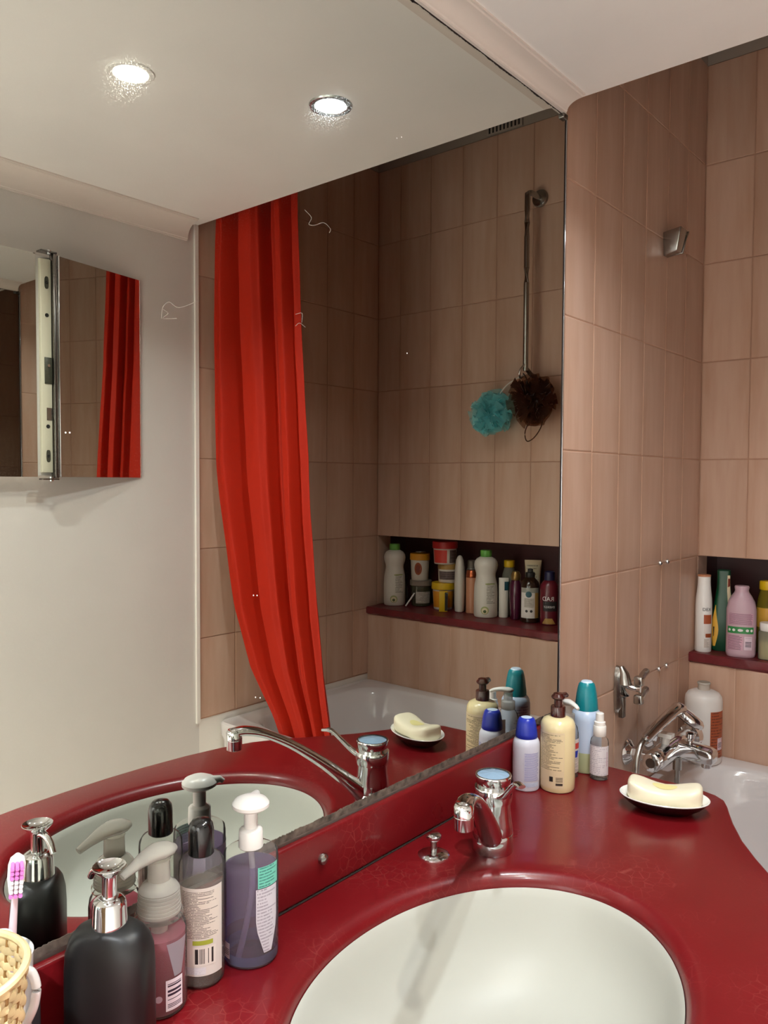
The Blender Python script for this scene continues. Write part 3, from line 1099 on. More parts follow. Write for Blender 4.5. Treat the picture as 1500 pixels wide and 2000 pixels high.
# teal-capped pale blue bottle
x, y = 0.087, -0.040
t = thing('cleanser_bottle', 'tall pale blue translucent bottle with teal cap and greenish liquid', 'bottle', (x, y, ZV), face(x, y))
ST = [(0, 0.029), (0.0015, 0.0315), (0.006, 0.0325), (0.112, 0.0325), (0.121, 0.0315), (0.128, 0.0275), (0.131, 0.024)]
secs('body', [(0.044, 0.0325)] + ST[3:], 'frost_blue', t, N=40)
secs('liquid', ST[:3] + [(0.044, 0.0325)], 'frost_green', t, N=40)
secs('cap', [(0.1305, 0.0232), (0.132, 0.0245), (0.14, 0.0242), (0.165, 0.0212), (0.178, 0.0188), (0.186, 0.0165), (0.1895, 0.0125)], 'teal_cap', t, N=36, cap1=False)
secs('cap_top', [(0.1894, 0.0127), (0.192, 0.0105), (0.193, 0.001)], 'cap_top', t)
patch('label', ST, 0.028, 0.112, -118, -40, 'print_paleblue', t)
patch('back_label', ST, 0.02, 0.115, 130, 225, 'print_paleblue', t)

# clear pump bottle half hidden behind the cream one
x, y = 0.072, -0.098
t = thing('clear_pump_bottle', 'small clear pump bottle with white nozzle behind the cream lotion', 'bottle', (x, y, ZV), face(x, y))
SQ = [(0, 0.0215), (0.0015, 0.0235), (0.092, 0.0235), (0.104, 0.021), (0.112, 0.0155), (0.115, 0.0145)]
secs('body', SQ, 'clear_plastic', t)
secs('collar', [(0.1135, 0.0145), (0.115, 0.0155), (0.131, 0.0155), (0.132, 0.0135), (0.134, 0.010), (0.150, 0.010)], 'clear_cap', t, N=28)
tube('nozzle', [(-0.008, 0.003, 0.154), (0.0, 0.0, 0.156), (0.014, 0.008, 0.157), (0.027, 0.017, 0.1545), (0.034, 0.0215, 0.151)], [0.008, 0.0105, 0.007, 0.0052, 0.0035], 'white_plastic', t, N=14, smoothn=4, ry=[0.005, 0.006, 0.005, 0.004, 0.003])
patch('label', SQ, 0.012, 0.082, -30, 110, 'label_white', t)
patch('label_red_band', SQ, 0.062, 0.074, 0, 80, 'red_label', t, 0.0009, 10, 2)
patch('label_blue_print', SQ, 0.044, 0.058, 20, 70, 'blue_cap', t, 0.0009, 6, 2, shape=lambda q: 0.6 + 0.4 * q)
patch('label_text', SQ, 0.014, 0.042, 0, 80, 'print_white', t, 0.0009, 8, 3)

# little spray bottle
x, y = 0.131, -0.0685
t = thing('spray_bottle', 'small clear glass spray bottle with white cap and white label', 'bottle', (x, y, ZV), face(x, y))
SS = [(0, 0.0168), (0.001, 0.0183), (0.004, 0.0188), (0.076, 0.0188), (0.083, 0.0172), (0.088, 0.0125), (0.091, 0.011)]
secs('body', SS, 'clear_plastic', t)
secs('glass_foot', [(0.0008, 0.0165), (0.0045, 0.016), (0.005, 0.002)], 'acrylic', t)
secs('collar', [(0.0895, 0.0122), (0.091, 0.0132), (0.110, 0.0132), (0.1115, 0.0122)], 'white_plastic', t, N=28)
secs('spray_head', [(0.111, 0.0115), (0.119, 0.0115), (0.1205, 0.0085), (0.1365, 0.0082), (0.138, 0.0065)], 'white_plastic', t, N=28)
patch('label', SS, 0.011, 0.072, -78, 70, 'print_clear', t)
patch('label_red_mark', SS, 0.03, 0.06, 48, 54, 'pink_bottle', t, 0.0008, 2, 3)

# ------------------------------------------------------------------ bottles on the left of the basin
# lavender pump bottle
x, y = 0.054, -0.944
t = thing('soap_pump_bottle', 'round clear pump bottle of lavender liquid with white pump head', 'bottle', (x, y, ZV), face(x, y))
SP = [(0, 0.030), (0.0015, 0.0338), (0.005, 0.0355), (0.132, 0.0355), (0.138, 0.0345), (0.1415, 0.0305), (0.1435, 0.022), (0.1445, 0.016)]
secs('body', SP, 'clear_plastic', t, N=48)
secs('liquid', [(0.004, 0.031), (0.006, 0.0332), (0.120, 0.0335), (0.1205, 0.003)], 'lavender', t, N=40)
secs('base_ring', [(0.0016, 0.031), (0.004, 0.0348), (0.010, 0.0350), (0.016, 0.0343)], 'violet_base', t, N=40, cap0=False, cap1=False)
tube('dip_tube', [(0.004, 0.0, 0.15), (0.012, 0.002, 0.10), (0.016, -0.006, 0.05), (0.018, -0.016, 0.008)], 0.0040, 'tube_white', t, N=10, smoothn=4)
secs('collar', [(0.143, 0.0145), (0.1445, 0.0158), (0.166, 0.0152), (0.1675, 0.014), (0.1695, 0.0095)], 'white_plastic', t, N=30)
secs('pump_stem', [(0.168, 0.0088), (0.192, 0.0088)], 'white_plastic', t, N=20)
secs('pump_head', [(0.190, 0.009), (0.1935, 0.019), (0.197, 0.0238), (0.201, 0.0240), (0.2055, 0.0205), (0.209, 0.013), (0.2105, 0.004)], 'white_plastic', t, N=36)
mo('pump_nozzle', *tubevf([(-0.012, 0.002, 0.201), (-0.027, 0.008, 0.2025), (-0.031, 0.009, 0.199)], [0.008, 0.0045, 0.0035], 12), 'white_plastic', t)
patch('mint_label', SP, 0.104, 0.131, 14, 66, 'print_mint', t)
patch('label', SP, 0.020, 0.103, 10, 62, 'print_film', t, shape=lambda q: min(1, 0.35 + 1.6 * q))
patch('front_label', SP, 0.030, 0.119, 105, 245, 'label_film', t)
patch('stock_label', SP, 0.011, 0.031, -66, -48, 'barcode_d', t, 0.0006, 4, 3)

# clear bottle with black cap
x, y = 0.043, -1.014
t = thing('micellar_bottle', 'clear bottle with glossy black cap and white printed back label', 'bottle', (x, y, ZV), face(x, y))
SM = [(0, 0.023), (0.0015, 0.0262), (0.005, 0.028), (0.140, 0.028), (0.148, 0.0272), (0.154, 0.0235), (0.157, 0.0175), (0.1575, 0.0145)]
secs('body', SM, 'clear_plastic', t, N=40)
secs('liquid', [(0.003, 0.024), (0.006, 0.026), (0.120, 0.026), (0.1205, 0.002)], 'clear_liquid', t, N=36)
secs('cap', [(0.1565, 0.0145), (0.158, 0.0158), (0.187, 0.0156), (0.194, 0.0142), (0.199, 0.0105), (0.201, 0.004)], 'black_plastic', t, N=36)
patch('label', SM, 0.018, 0.126, -64, 58, 'label_white', t, 0.0004, 20)
patch('label_text', SM, 0.064, 0.122, -56, 48, 'print_white', t, 0.0007, 18)
patch('lime_stripe', SM, 0.0565, 0.062, -22, 28, 'lime', t, 0.0007, 8, 2)
patch('label_barcode', SM, 0.031, 0.054, -22, 36, 'barcode_a', t, 0.0007, 10, 3)
patch('label_foot', SM, 0.020, 0.029, -40, 10, 'print_clear', t, 0.0007, 8, 2)

# pink foam pump bottle
x, y = 0.048, -1.078
t = thing('foam_pump_bottle', 'clear pump bottle of pink foaming wash with ribbed translucent collar', 'bottle', (x, y, ZV), face(x, y))
SF = [(0, 0.027), (0.0015, 0.0300), (0.005, 0.0315), (0.088, 0.0315), (0.098, 0.030), (0.104, 0.026), (0.107, 0.0235)]
secs('body', SF, 'clear_plastic', t, N=40)
secs('liquid', [(0.003, 0.028), (0.006, 0.0295), (0.090, 0.0298), (0.0905, 0.003)], 'pink_liquid', t, N=36)
secs('inner_pump', [(0.066, 0.0085), (0.10, 0.0105), (0.11, 0.0165)], 'clear_cap', t, N=20)
secs('base_cup', [(0.106, 0.024), (0.108, 0.0275), (0.112, 0.028), (0.1135, 0.0255)], 'clear_plastic', t, N=36)
RB = [(0.1125, 0.0245)]
for i in range(6):
    z = 0.114 + i * 0.0042
    RB += [(z, 0.0255 - 0.0003 * i), (z + 0.003, 0.0255 - 0.0003 * i), (z + 0.0033, 0.0246 - 0.0003 * i), (z + 0.0041, 0.0246 - 0.0003 * i)]
RB += [(0.140, 0.0235), (0.145, 0.020), (0.149, 0.0145), (0.151, 0.0135)]
secs('ribbed_collar', RB, 'clear_cap', t, N=40)
secs('pump_stem', [(0.150, 0.0132), (0.172, 0.0125), (0.175, 0.0135)], 'clear_cap', t, N=28)
ra = -PI / 2 - face(x, y)
nx, ny = math.cos(ra), math.sin(ra)
tube('nozzle', [(-nx * 0.021, -ny * 0.021, 0.182), (-nx * 0.012, -ny * 0.012, 0.1835), (0, 0, 0.184), (nx * 0.016, ny * 0.016, 0.1825), (nx * 0.033, ny * 0.033, 0.177), (nx * 0.048, ny * 0.048, 0.171)],
     [0.007, 0.0145, 0.0168, 0.0125, 0.0075, 0.0052], 'clear_cap', t, N=18, smoothn=4, ry=[0.004, 0.0075, 0.0085, 0.007, 0.005, 0.004])
patch('barcode_label', SF, 0.010, 0.046, 12, 52, 'barcode_b', t, 0.0005, 8, 3)
patch('white_panel', SF, 0.048, 0.088, 14, 66, 'label_film', t, 0.0005, 10, 6, shape=lambda q: 0.35 + 0.65 * q)
patch('square_icon', SF, 0.020, 0.027, -28, -16, 'pink_bottle', t, 0.0006, 3, 2)
disc('round_icon', SF, 0.026, -2, 0.004, 'pink_bottle', t)

# black soap dispenser
x, y = 0.079, -1.160
t = thing('soap_dispenser', 'matte black soap dispenser with chrome pump, nearest the camera', 'soap dispenser', (x, y, ZV), math.radians(36))
SD = [(0, 0.040, 0.024, 3.2), (0.002, 0.044, 0.0275, 3.2), (0.006, 0.0462, 0.0295, 3.2), (0.10, 0.0458, 0.0295, 3.2), (0.118, 0.0450, 0.0288, 3.0), (0.131, 0.0415, 0.0265, 2.8), (0.139, 0.0355, 0.0235, 2.5), (0.1430, 0.027, 0.0215, 2.2), (0.1445, 0.0190, 0.0182, 2.0)]
secs('body', SD, 'black_matte', t, N=56)
secs('collar', [(0.1440, 0.0186), (0.1455, 0.0190), (0.1475, 0.0184), (0.166, 0.0176), (0.1705, 0.0164), (0.173, 0.013), (0.174, 0.009)], 'chrome', t, N=40)
secs('pump_stem', [(0.173, 0.0078), (0.196, 0.0078), (0.199, 0.0095)], 'chrome', t, N=28)
secs('pump_dish', [(0.198, 0.0085), (0.2015, 0.0125), (0.2055, 0.0165), (0.2072, 0.0178), (0.2078, 0.0172), (0.2062, 0.0155), (0.2035, 0.010), (0.2025, 0.002)], 'chrome', t, N=40)
ra = PI - math.radians(36)
nx, ny = math.cos(ra), math.sin(ra)
tube('spout', [(nx * d, ny * d, z) for d, z in ((0.005, 0.196), (0.014, 0.1985), (0.024, 0.197), (0.032, 0.1915), (0.038, 0.183))], [0.0045, 0.0042, 0.004, 0.0038, 0.0036], 'chrome', t, N=14, smoothn=4)

# grey case leaning on the backsplash
box('toiletry_case', 0.0135, 0.031, -1.298, -1.2115, ZV, 0.937, 'grey_box', None, 0.003)
tag(bpy.data.objects['toiletry_case'], 'dark grey upright case against the backsplash behind the wicker basket', 'case')

# white mug with tooth things
x, y = 0.064, -1.272
t = thing('toothbrush_mug', 'white mug with round handle holding the toothbrushes', 'mug', (x, y, ZV))
secs('cup', [(0, 0.025), (0.002, 0.0275), (0.006, 0.028), (0.150, 0.033), (0.156, 0.0335), (0.157, 0.0325), (0.155, 0.031), (0.010, 0.0262), (0.008, 0.002)], 'white_gloss', t, N=40)
ha = math.radians(30)
hx, hy = math.cos(ha), math.sin(ha)
tube('handle', [(hx * d, hy * d, z) for d, z in ((0.031, 0.145), (0.038, 0.143), (0.0425, 0.130), (0.040, 0.112), (0.034, 0.098), (0.0285, 0.090))], 0.0045, 'white_gloss', t, N=12, smoothn=5)
# toothbrush (pink)
t = thing('toothbrush', 'white toothbrush with pink and white bristles, head upward', 'toothbrush', (0.066, -1.270, ZV + 0.0135))
t.rotation_euler = (math.radians(-4), math.radians(3), face(0.066, -1.270))
tube('handle', [(0, 0, 0), (0, 0, 0.10), (0, 0, 0.16), (0, 0, 0.20), (0, 0, 0.215)], [0.0055, 0.0055, 0.004, 0.003, 0.0035], 'pink_clear', t, N=12, smoothn=3)
mo('head', *tubevf([(0, 0, 0.203), (0, 0, 0.208), (0, 0, 0.222), (0, 0, 0.236), (0, 0, 0.243), (0, 0, 0.246)], [0.003, 0.0058, 0.0078, 0.0078, 0.006, 0.002], 18, ry=[0.002] * 6, upv=(1, 0, 0)), 'bristle_white', t)
for j in range(7):
    for i in range(3):
        mo('bristle_tuft', *cyl((0.001, (i - 1) * 0.0038, 0.2105 + j * 0.0045), (0.0125, (i - 1) * 0.0042, 0.2095 + j * 0.0045), 0.0017, 0.0019, 8), 'bristle_pink' if j in (0, 4, 5, 6) else 'bristle_white', t)
# second brush, teal
t = thing('toothbrush', 'turquoise and white toothbrush at the left picture edge', 'toothbrush', (0.052, -1.284, ZV + 0.0135))
t.rotation_euler = (math.radians(3), math.radians(-5), face(0.06, -1.278))
tube('handle', [(0, 0, 0), (0, 0, 0.10), (0, 0, 0.16), (0, 0, 0.20), (0, 0, 0.212)], [0.0055, 0.0058, 0.0045, 0.0035, 0.0035], 'turquoise', t, N=12, smoothn=3)
mo('head', *tubevf([(0, 0, 0.20), (0, 0, 0.206), (0, 0, 0.222), (0, 0, 0.234), (0, 0, 0.240)], [0.003, 0.0058, 0.0075, 0.0065, 0.002], 18, ry=[0.002] * 5, upv=(1, 0, 0)), 'bristle_white', t)
for j in range(6):
    for i in range(3):
        mo('bristle_tuft', *cyl((0.001, (i - 1) * 0.0038, 0.2065 + j * 0.0048), (0.0125, (i - 1) * 0.0042, 0.2055 + j * 0.0048), 0.0017, 0.0019, 8), 'turquoise' if j < 2 else 'bristle_white', t)
# tube with white cap
t = thing('toothpaste_tube', 'white toothpaste tube standing cap up in the white mug', 'tube', (0.0735, -1.283, ZV + 0.014))
t.rotation_euler = (math.radians(-2), math.radians(4), 0)
secs('tube_body', [(0, 0.012, 0.002), (0.04, 0.0115, 0.006), (0.12, 0.0105, 0.0102), (0.135, 0.0102), (0.139, 0.007)], 'white_plastic', t, N=28)
secs('cap', [(0.138, 0.0118), (0.140, 0.0122), (0.172, 0.0112), (0.1735, 0.0105)], 'white_plastic', t, N=32)

# wicker basket
x, y = 0.140, -1.345
t = thing('wicker_basket', 'small tapered wicker basket at the lower left corner', 'basket', (x, y, ZV))
NB, RBt = 44, []
rows = 30
Hb = 0.205
for j in range(rows):
    z = 0.004 + (Hb - 0.01) * j / (rows - 1)
    rr = 0.040 + (0.060 - 0.040) * (z / Hb) ** 0.8
    V, F = [], []
    pts = []
    for i in range(NB * 2):
        a = 2 * PI * i / (NB * 2)
        r = rr + 0.0016 * math.cos(NB / 2 * a + (PI if j % 2 else 0))
        pts.append((r * math.cos(a), r * math.sin(a), z))
    R = []
    for i, p in enumerate(pts):
        a = 2 * PI * i / (NB * 2)
        R.append([(p[0] + math.cos(a) * 0.0016 * math.cos(q), p[1] + math.sin(a) * 0.0016 * math.cos(q), z + 0.0038 * math.sin(q)) for q in (0, PI / 3, 2 * PI / 3, PI, 4 * PI / 3, 5 * PI / 3)])
    R.append(R[0])
    v_, f_ = loftvf(R, False, False)
    mo('woven_strand', v_, f_, 'wicker', t)
for i in range(NB // 2):
    a = 2 * PI * (i + 0.5) / (NB // 2) * 1.0
    mo('stake', *tubevf([(0.040 * math.cos(a), 0.040 * math.sin(a), 0.0), (0.0605 * math.cos(a), 0.0605 * math.sin(a), Hb)], 0.0016, 6), 'wicker_dark', t)
V, F = [], []
R = []
for i in range(65):
    a = 2 * PI * i / 64
    R.append([((0.061 + 0.0035 * math.cos(q)) * math.cos(a), (0.061 + 0.0035 * math.cos(q)) * math.sin(a), Hb + 0.0035 * math.sin(q)) for q in [2 * PI * k / 8 for k in range(8)]])
v_, f_ = loftvf(R, False, False)
mo('rim_band', v_, f_, 'wicker', t)
secs('base', [(0.0, 0.039), (0.004, 0.040)], 'wicker_dark', t)

# ------------------------------------------------------------------ bath tub
tb = thing('bath_tub', 'grey white enamelled bath tub between the tiled walls', 'bathtub', (0, 0, 0))
TX, TY = W / 2, (0.072 + YL) / 2
HX, HY = W / 2 - 0.0015, (YL - 0.072) / 2 - 0.001
ZR = 0.645
NN = 96
IY = 0.455
R = [ring(TX, TY, 0.0, HX, HY - 0.012, 40, NN), ring(TX, TY, 0.58, HX, HY - 0.012, 40, NN), ring(TX, TY, 0.60, HX, HY - 0.001, 40, NN), ring(TX, TY, ZR - 0.006, HX, HY, 40, NN), ring(TX, TY, ZR, HX - 0.003, HY - 0.005, 40, NN)]
for (z, rx, ry, nn) in ((ZR - 0.001, HX - 0.062, 0.342, 7), (ZR - 0.004, HX - 0.068, 0.336, 7), (ZR - 0.012, HX - 0.073, 0.331, 6.5), (ZR - 0.03, HX - 0.078, 0.326, 6), (ZR - 0.15, HX - 0.092, 0.312, 5.5), (ZR - 0.30, HX - 0.12, 0.29, 5), (ZR - 0.36, HX - 0.15, 0.265, 4.5), (ZR - 0.385, HX - 0.20, 0.22, 4), (ZR - 0.392, HX - 0.4, 0.10, 3)):
    R.append(ring(TX, TY, z, rx, ry, nn, NN))
v_, f_ = loftvf(R, False, True)
mo('shell', v_, f_, 'enamel', tb, ang=40)
secs('drain', [(ZR - 0.3915, 0.03), (ZR - 0.389, 0.028), (ZR - 0.3885, 0.004)], 'chrome', tb, dx=0.25, dy=TY)

# tall translucent bottle on the tub corner
x, y = 0.070, 0.775
t = thing('refill_bottle', 'big translucent white bottle with rust red label in the tub corner', 'bottle', (x, y, ZR), face(x, y))
SR = [(0, 0.048), (0.002, 0.0505), (0.008, 0.0525), (0.18, 0.0525), (0.193, 0.0505), (0.203, 0.044), (0.209, 0.032), (0.2115, 0.0175)]
secs('body', SR, 'tub_bottle', t, N=44)
secs('neck', [(0.211, 0.0165), (0.232, 0.0165), (0.234, 0.0155)], 'clear_cap', t, N=28)
secs('neck_ring', [(0.2275, 0.0175), (0.230, 0.019), (0.234, 0.0175)], 'clear_cap', t, N=28)
patch('label', SR, 0.022, 0.158, 22, 80, 'print_rust', t)
patch('label_barcode', SR, 0.045, 0.080, 48, 72, 'barcode_d', t, 0.0009, 6, 3)

# ------------------------------------------------------------------ bath mixer and hand shower
bx = thing('bath_mixer', 'chrome bath mixer tap on the tiled wall above the tub', 'tap', (0, 0.49, 0.757))
for yy in (-0.105, 0.045):
    e = secs('wall_rosette', [(0, 0.034), (0.003, 0.0345), (0.008, 0.031), (0.014, 0.022), (0.018, 0.018)], 'chrome', bx, N=32)
    e.rotation_euler = (0, PI / 2, 0)
    e.location = (0.0005, yy, 0)
    mo('union_nut', *join(cyl((0.014, yy, 0), (0.038, yy, 0), 0.0175, N=6), cyl((0.036, yy, 0), (0.06, yy, 0), 0.0135, N=20)), 'chrome', bx, ang=25)
BXX = 0.082
v_ = []
sec = [(-0.128, 0.022), (-0.124, 0.0255), (-0.10, 0.027), (-0.07, 0.028), (-0.045, 0.027), (-0.02, 0.028), (0.02, 0.029), (0.055, 0.027), (0.09, 0.025), (0.12, 0.0235)]
mo('body', *tubevf([(BXX, a, 0) for a, b in sec], [b for a, b in sec], 28), 'chrome', bx, ang=50)
e = mo('near_knob', *tubevf([(BXX, -0.150, 0), (BXX, -0.149, 0), (BXX, -0.146, 0), (BXX, -0.128, 0), (BXX, -0.126, 0)], [0.018, 0.022, 0.0245, 0.0245, 0.022], 28), 'chrome', bx)
mo('knob_cap', *cyl((BXX, -0.1512, 0), (BXX, -0.149, 0), 0.0125), 'steel_dark', e)
mo('far_knob', *tubevf([(BXX, 0.12, 0.0), (BXX, 0.123, 0), (BXX, 0.150, 0), (BXX, 0.153, 0)], [0.02, 0.031, 0.033, 0.028], 32), 'chrome', bx)
# box-shaped spout towards the tub
R = []
for xx, zc, hy, hz in ((BXX, 0.0, 0.023, 0.020), (0.105, 0.001, 0.025, 0.022), (0.14, 0.0, 0.026, 0.021), (0.175, -0.003, 0.0265, 0.019), (0.187, -0.005, 0.0255, 0.016), (0.190, -0.006, 0.022, 0.011)):
    R.append([(xx, 0.012 + a[0], zc + a[1]) for a in [(p[0], p[1]) for p in ring(0, 0, 0, hy, hz, 7, 28)]])
e = mo('spout', *loftvf(R), 'chrome', bx, ang=50)
secs('spout_outlet', [(-0.036, 0.0105), (-0.034, 0.0125), (-0.018, 0.0125)], 'chrome', e, dx=0.168, dy=0.012, N=24)
mo('diverter_knob', *join(cyl((0.125, 0.012, 0.014), (0.125, 0.012, 0.034), 0.007), tubevf([(0.125, 0.012, 0.032), (0.125, 0.012, 0.035), (0.125, 0.012, 0.046), (0.125, 0.012, 0.049)], [0.008, 0.0115, 0.0115, 0.008], 24)), 'chrome', bx)
mo('hose_outlet', *join(cyl((0.10, -0.01, -0.05), (0.10, -0.01, -0.018), 0.0115), cyl((0.10, -0.01, -0.10), (0.10, -0.01, -0.05), 0.007)), 'chrome_dull', bx)
mo('cradle', *join(cyl((BXX, -0.055, 0.018), (BXX + 0.004, -0.055, 0.05), 0.010, 0.012), boxvf(BXX - 0.012, BXX + 0.022, -0.07, -0.045, 0.046, 0.056)), 'white_plastic', bx, ang=30)

hs = thing('hand_shower', 'chrome hand shower lying in the cradle of the bath mixer', 'shower head', (0.075, 0.318, 0.822))
hv = [(0, 0, 0), (0.004, 0.012, 0.006), (0.011, 0.045, 0.021), (0.023, 0.095, 0.042), (0.032, 0.135, 0.055), (0.038, 0.158, 0.050)]
tube('handle', hv, [0.0125, 0.0135, 0.0145, 0.0155, 0.0165, 0.012], 'chrome', hs, N=20, smoothn=4)
# round head: disc whose face looks down to the tub
hd = []
for rr, zz in ((0.004, 0.013), (0.018, 0.0125), (0.033, 0.009), (0.041, 0.003), (0.0425, -0.003), (0.0405, -0.010), (0.036, -0.012)):
    hd.append(ring(0, 0, zz, rr, N=40))
e = loft('head', hd, 'chrome', hs, True, True)
e.location = (0.047, 0.186, 0.024)
e.rotation_euler = Vector((0, 0, 1)).rotation_difference(Vector((0.506, 0.249, 0.84)).normalized()).to_euler()
e2 = secs('spray_face', [(-0.0125, 0.034), (-0.0145, 0.031), (-0.015, 0.003)], 'black_matte', e, N=32)
tube('hose', [(0, 0.001, 0), (-0.003, -0.022, -0.015), (-0.003, -0.045, -0.055), (0.002, -0.055, -0.11), (0.012, -0.058, -0.165), (0.022, -0.045, -0.174), (0.02, 0.0, -0.176), (0.02, 0.06, -0.176), (0.024, 0.13, -0.172), (0.025, 0.158, -0.16)], 0.0078, 'chrome_dull', hs, N=14, smoothn=6)

# wall bracket for the hand shower
wbk = thing('shower_bracket', 'chrome swivel bracket with two prongs on the tiled wall', 'bracket', (0, 0.312, 0.94))
mo('wall_plate', *loftvf([[(0.001 + dz_, yy, zz) for (yy, zz, dz_) in ring_] for ring_ in [
    [(p[0], p[1] - 0.002, 0.0) for p in ring(0, 0, 0, 0.016, 0.062, 2.6, 28)], [(p[0], p[1] - 0.002, 0.010) for p in ring(0, 0, 0, 0.015, 0.06, 2.6, 28)], [(p[0] * 0.8, p[1] * 0.93, 0.018) for p in ring(0, 0, 0, 0.015, 0.06, 2.6, 28)]]]), 'chrome_dull', wbk)
mo('boss', *tubevf([(0.012, 0, 0.058), (0.02, 0, 0.04), (0.024, 0, 0.015), (0.02, 0, -0.01), (0.012, 0, -0.02)], [0.007, 0.013, 0.017, 0.015, 0.008], 20), 'chrome_dull', wbk)
box('ribbed_tail', 0.010, 0.024, -0.009, 0.009, -0.072, -0.018, 'steel_dark', wbk, 0.003)
tube('arm', [(0.022, 0.0, 0.018), (0.035, 0.004, 0.010), (0.05, 0.008, 0.006), (0.060, 0.010, 0.006)], [0.011, 0.008, 0.0075, 0.009], 'chrome', wbk, N=16, smoothn=4)
for zz in (0.027, -0.020):
    box('prong_block', 0.046, 0.068, -0.002, 0.018, zz - 0.012, zz + 0.012, 'chrome_dull', wbk, 0.004)
    tube('prong', [(0.058, 0.016, zz + 0.003), (0.050, 0.05, zz + 0.006), (0.044, 0.085, zz + 0.008), (0.043, 0.09, zz + 0.008)], [0.009, 0.009, 0.009, 0.004], 'chrome_dull', wbk, N=14)

# upper holder on the same wall
uh = thing('shower_holder', 'wedge-shaped grey metal shower holder high on the tiled wall', 'bracket', (0, 0.575, 2.125))
V = [(0.0005, -0.006, 0.030), (0.0005, 0.034, 0.030), (0.0005, 0.030, -0.034), (0.0005, 0.0, -0.034),
     (0.052, -0.010, 0.036), (0.052, 0.040, 0.036), (0.040, 0.030, -0.026), (0.040, -0.004, -0.026)]
F = [(0, 1, 2, 3), (4, 7, 6, 5), (0, 4, 5, 1), (1, 5, 6, 2), (2, 6, 7, 3), (3, 7, 4, 0)]
bevel(mo('holder_body', V, F, 'chrome_dull', uh, smooth=False), 0.003)
V = [(0.004, 0.046, 0.034), (0.052, 0.050, 0.036), (0.040, 0.040, -0.024), (0.004, 0.038, -0.028), (0.004, 0.053, 0.034), (0.052, 0.057, 0.036), (0.040, 0.047, -0.024), (0.004, 0.045, -0.028)]
F = [(0, 1, 2, 3), (4, 7, 6, 5), (0, 4, 5, 1), (1, 5, 6, 2), (2, 6, 7, 3), (3, 7, 4, 0)]
bevel(mo('clamp_plate', V, F, 'chrome_dull', uh, smooth=False), 0.0015)
box('clamp_gap', 0.004, 0.034, 0.034, 0.047, -0.018, 0.024, 'hole_dark', uh)

for i, (yy, zz, lab) in enumerate([(0.592, 1.241, 'chrome screw head on tile joint, left of the upper pair'), (0.646, 1.241, 'chrome screw head on tile joint, right of the upper pair'),
                                   (0.597, 0.939, 'chrome screw head on tile joint, left of the lower pair'), (0.654, 0.939, 'chrome screw head on tile joint, right of the lower pair')]):
    o = secs('screw_head', [(0, 0.0075), (0.003, 0.0075), (0.006, 0.006), (0.0075, 0.002)], 'chrome', None, N=16)
    o.rotation_euler = (0, PI / 2, 0)
    o.location = (0.0002, yy, zz)
    tag(o, lab, 'screw', 'screws left in the tile joints')

# ------------------------------------------------------------------ towel rail with bath puffs
rl = thing('grab_rail', 'vertical chrome rail on the tiled wall above the niche', 'rail', (0.580, YB, 2.16))
e = secs('wall_flange', [(0, 0.030), (0.004, 0.031), (0.010, 0.028), (0.013, 0.018)], 'chrome_dull', rl, N=32)
e.rotation_euler = (PI / 2, 0, 0)
e.location = (-0.012, -0.0003, 0.305)
tube('bar', [(-0.012, -0.010, 0.305), (-0.006, -0.05, 0.312), (0.0, -0.066, 0.305), (0.001, -0.07, 0.28), (0.001, -0.07, 0.0), (0.001, -0.07, -0.305)], 0.0098, 'chrome_dull', rl, N=16, smoothn=6)
tube('lower_stay', [(0.001, -0.068, -0.295), (0.0, -0.03, -0.315), (0.0, -0.002, -0.318)], 0.008, 'steel_dark', rl, N=12, smoothn=4)
tube('hook', [(0.001, -0.078, -0.285), (0.006, -0.092, -0.30), (0.010, -0.096, -0.318), (0.010, -0.088, -0.33), (0.006, -0.078, -0.322)], 0.004, 'chrome', rl, N=10, smoothn=4)


def puff(name, label, loc, rad, mat, seed, nsheet, squash=(1, 1, 1)):
    rnd = random.Random(seed)
    t = thing(name, label, 'bath sponge', loc)
    V, F = [], []
    for s in range(nsheet):
        ax = Vector((rnd.gauss(0, 1), rnd.gauss(0, 1), rnd.gauss(0, 1))).normalized()
        u = ax.orthogonal().normalized()
        v = ax.cross(u)
        nw = rnd.choice([6, 7, 8, 9, 11])
        ph = rnd.uniform(0, 6.28)
        amp = rnd.uniform(0.16, 0.34)
        R0 = rad * rnd.uniform(0.72, 1.0)
        NA, NR = 96, 5
        off = Vector((rnd.gauss(0, 1), rnd.gauss(0, 1), rnd.gauss(0, 1))) * rad * 0.16
        base = len(V)
        for j in range(NR):
            q = 0.12 + 0.88 * j / (NR - 1)
            for i in range(NA):
                a = 2 * PI * i / NA
                rr = R0 * q * (1 + 0.08 * math.sin(3 * a + ph))
                hh = R0 * amp * q ** 1.6 * math.sin(nw * a + ph)
                p = (u * math.cos(a) + v * math.sin(a)) * rr + ax * hh
                L_ = p.length
                if L_ > rad:
                    p *= rad / L_
                p = p * 0.9 + off
                V.append((p.x * squash[0], p.y * squash[1], p.z * squash[2]))
        for j in range(NR - 1):
            for i in range(NA):
                k = (i + 1) % NA
                F.append((base + j * NA + i, base + j * NA + k, base + (j + 1) * NA + k, base + (j + 1) * NA + i))
    mo('netting', V, F, mat, t, ang=180)
    return t


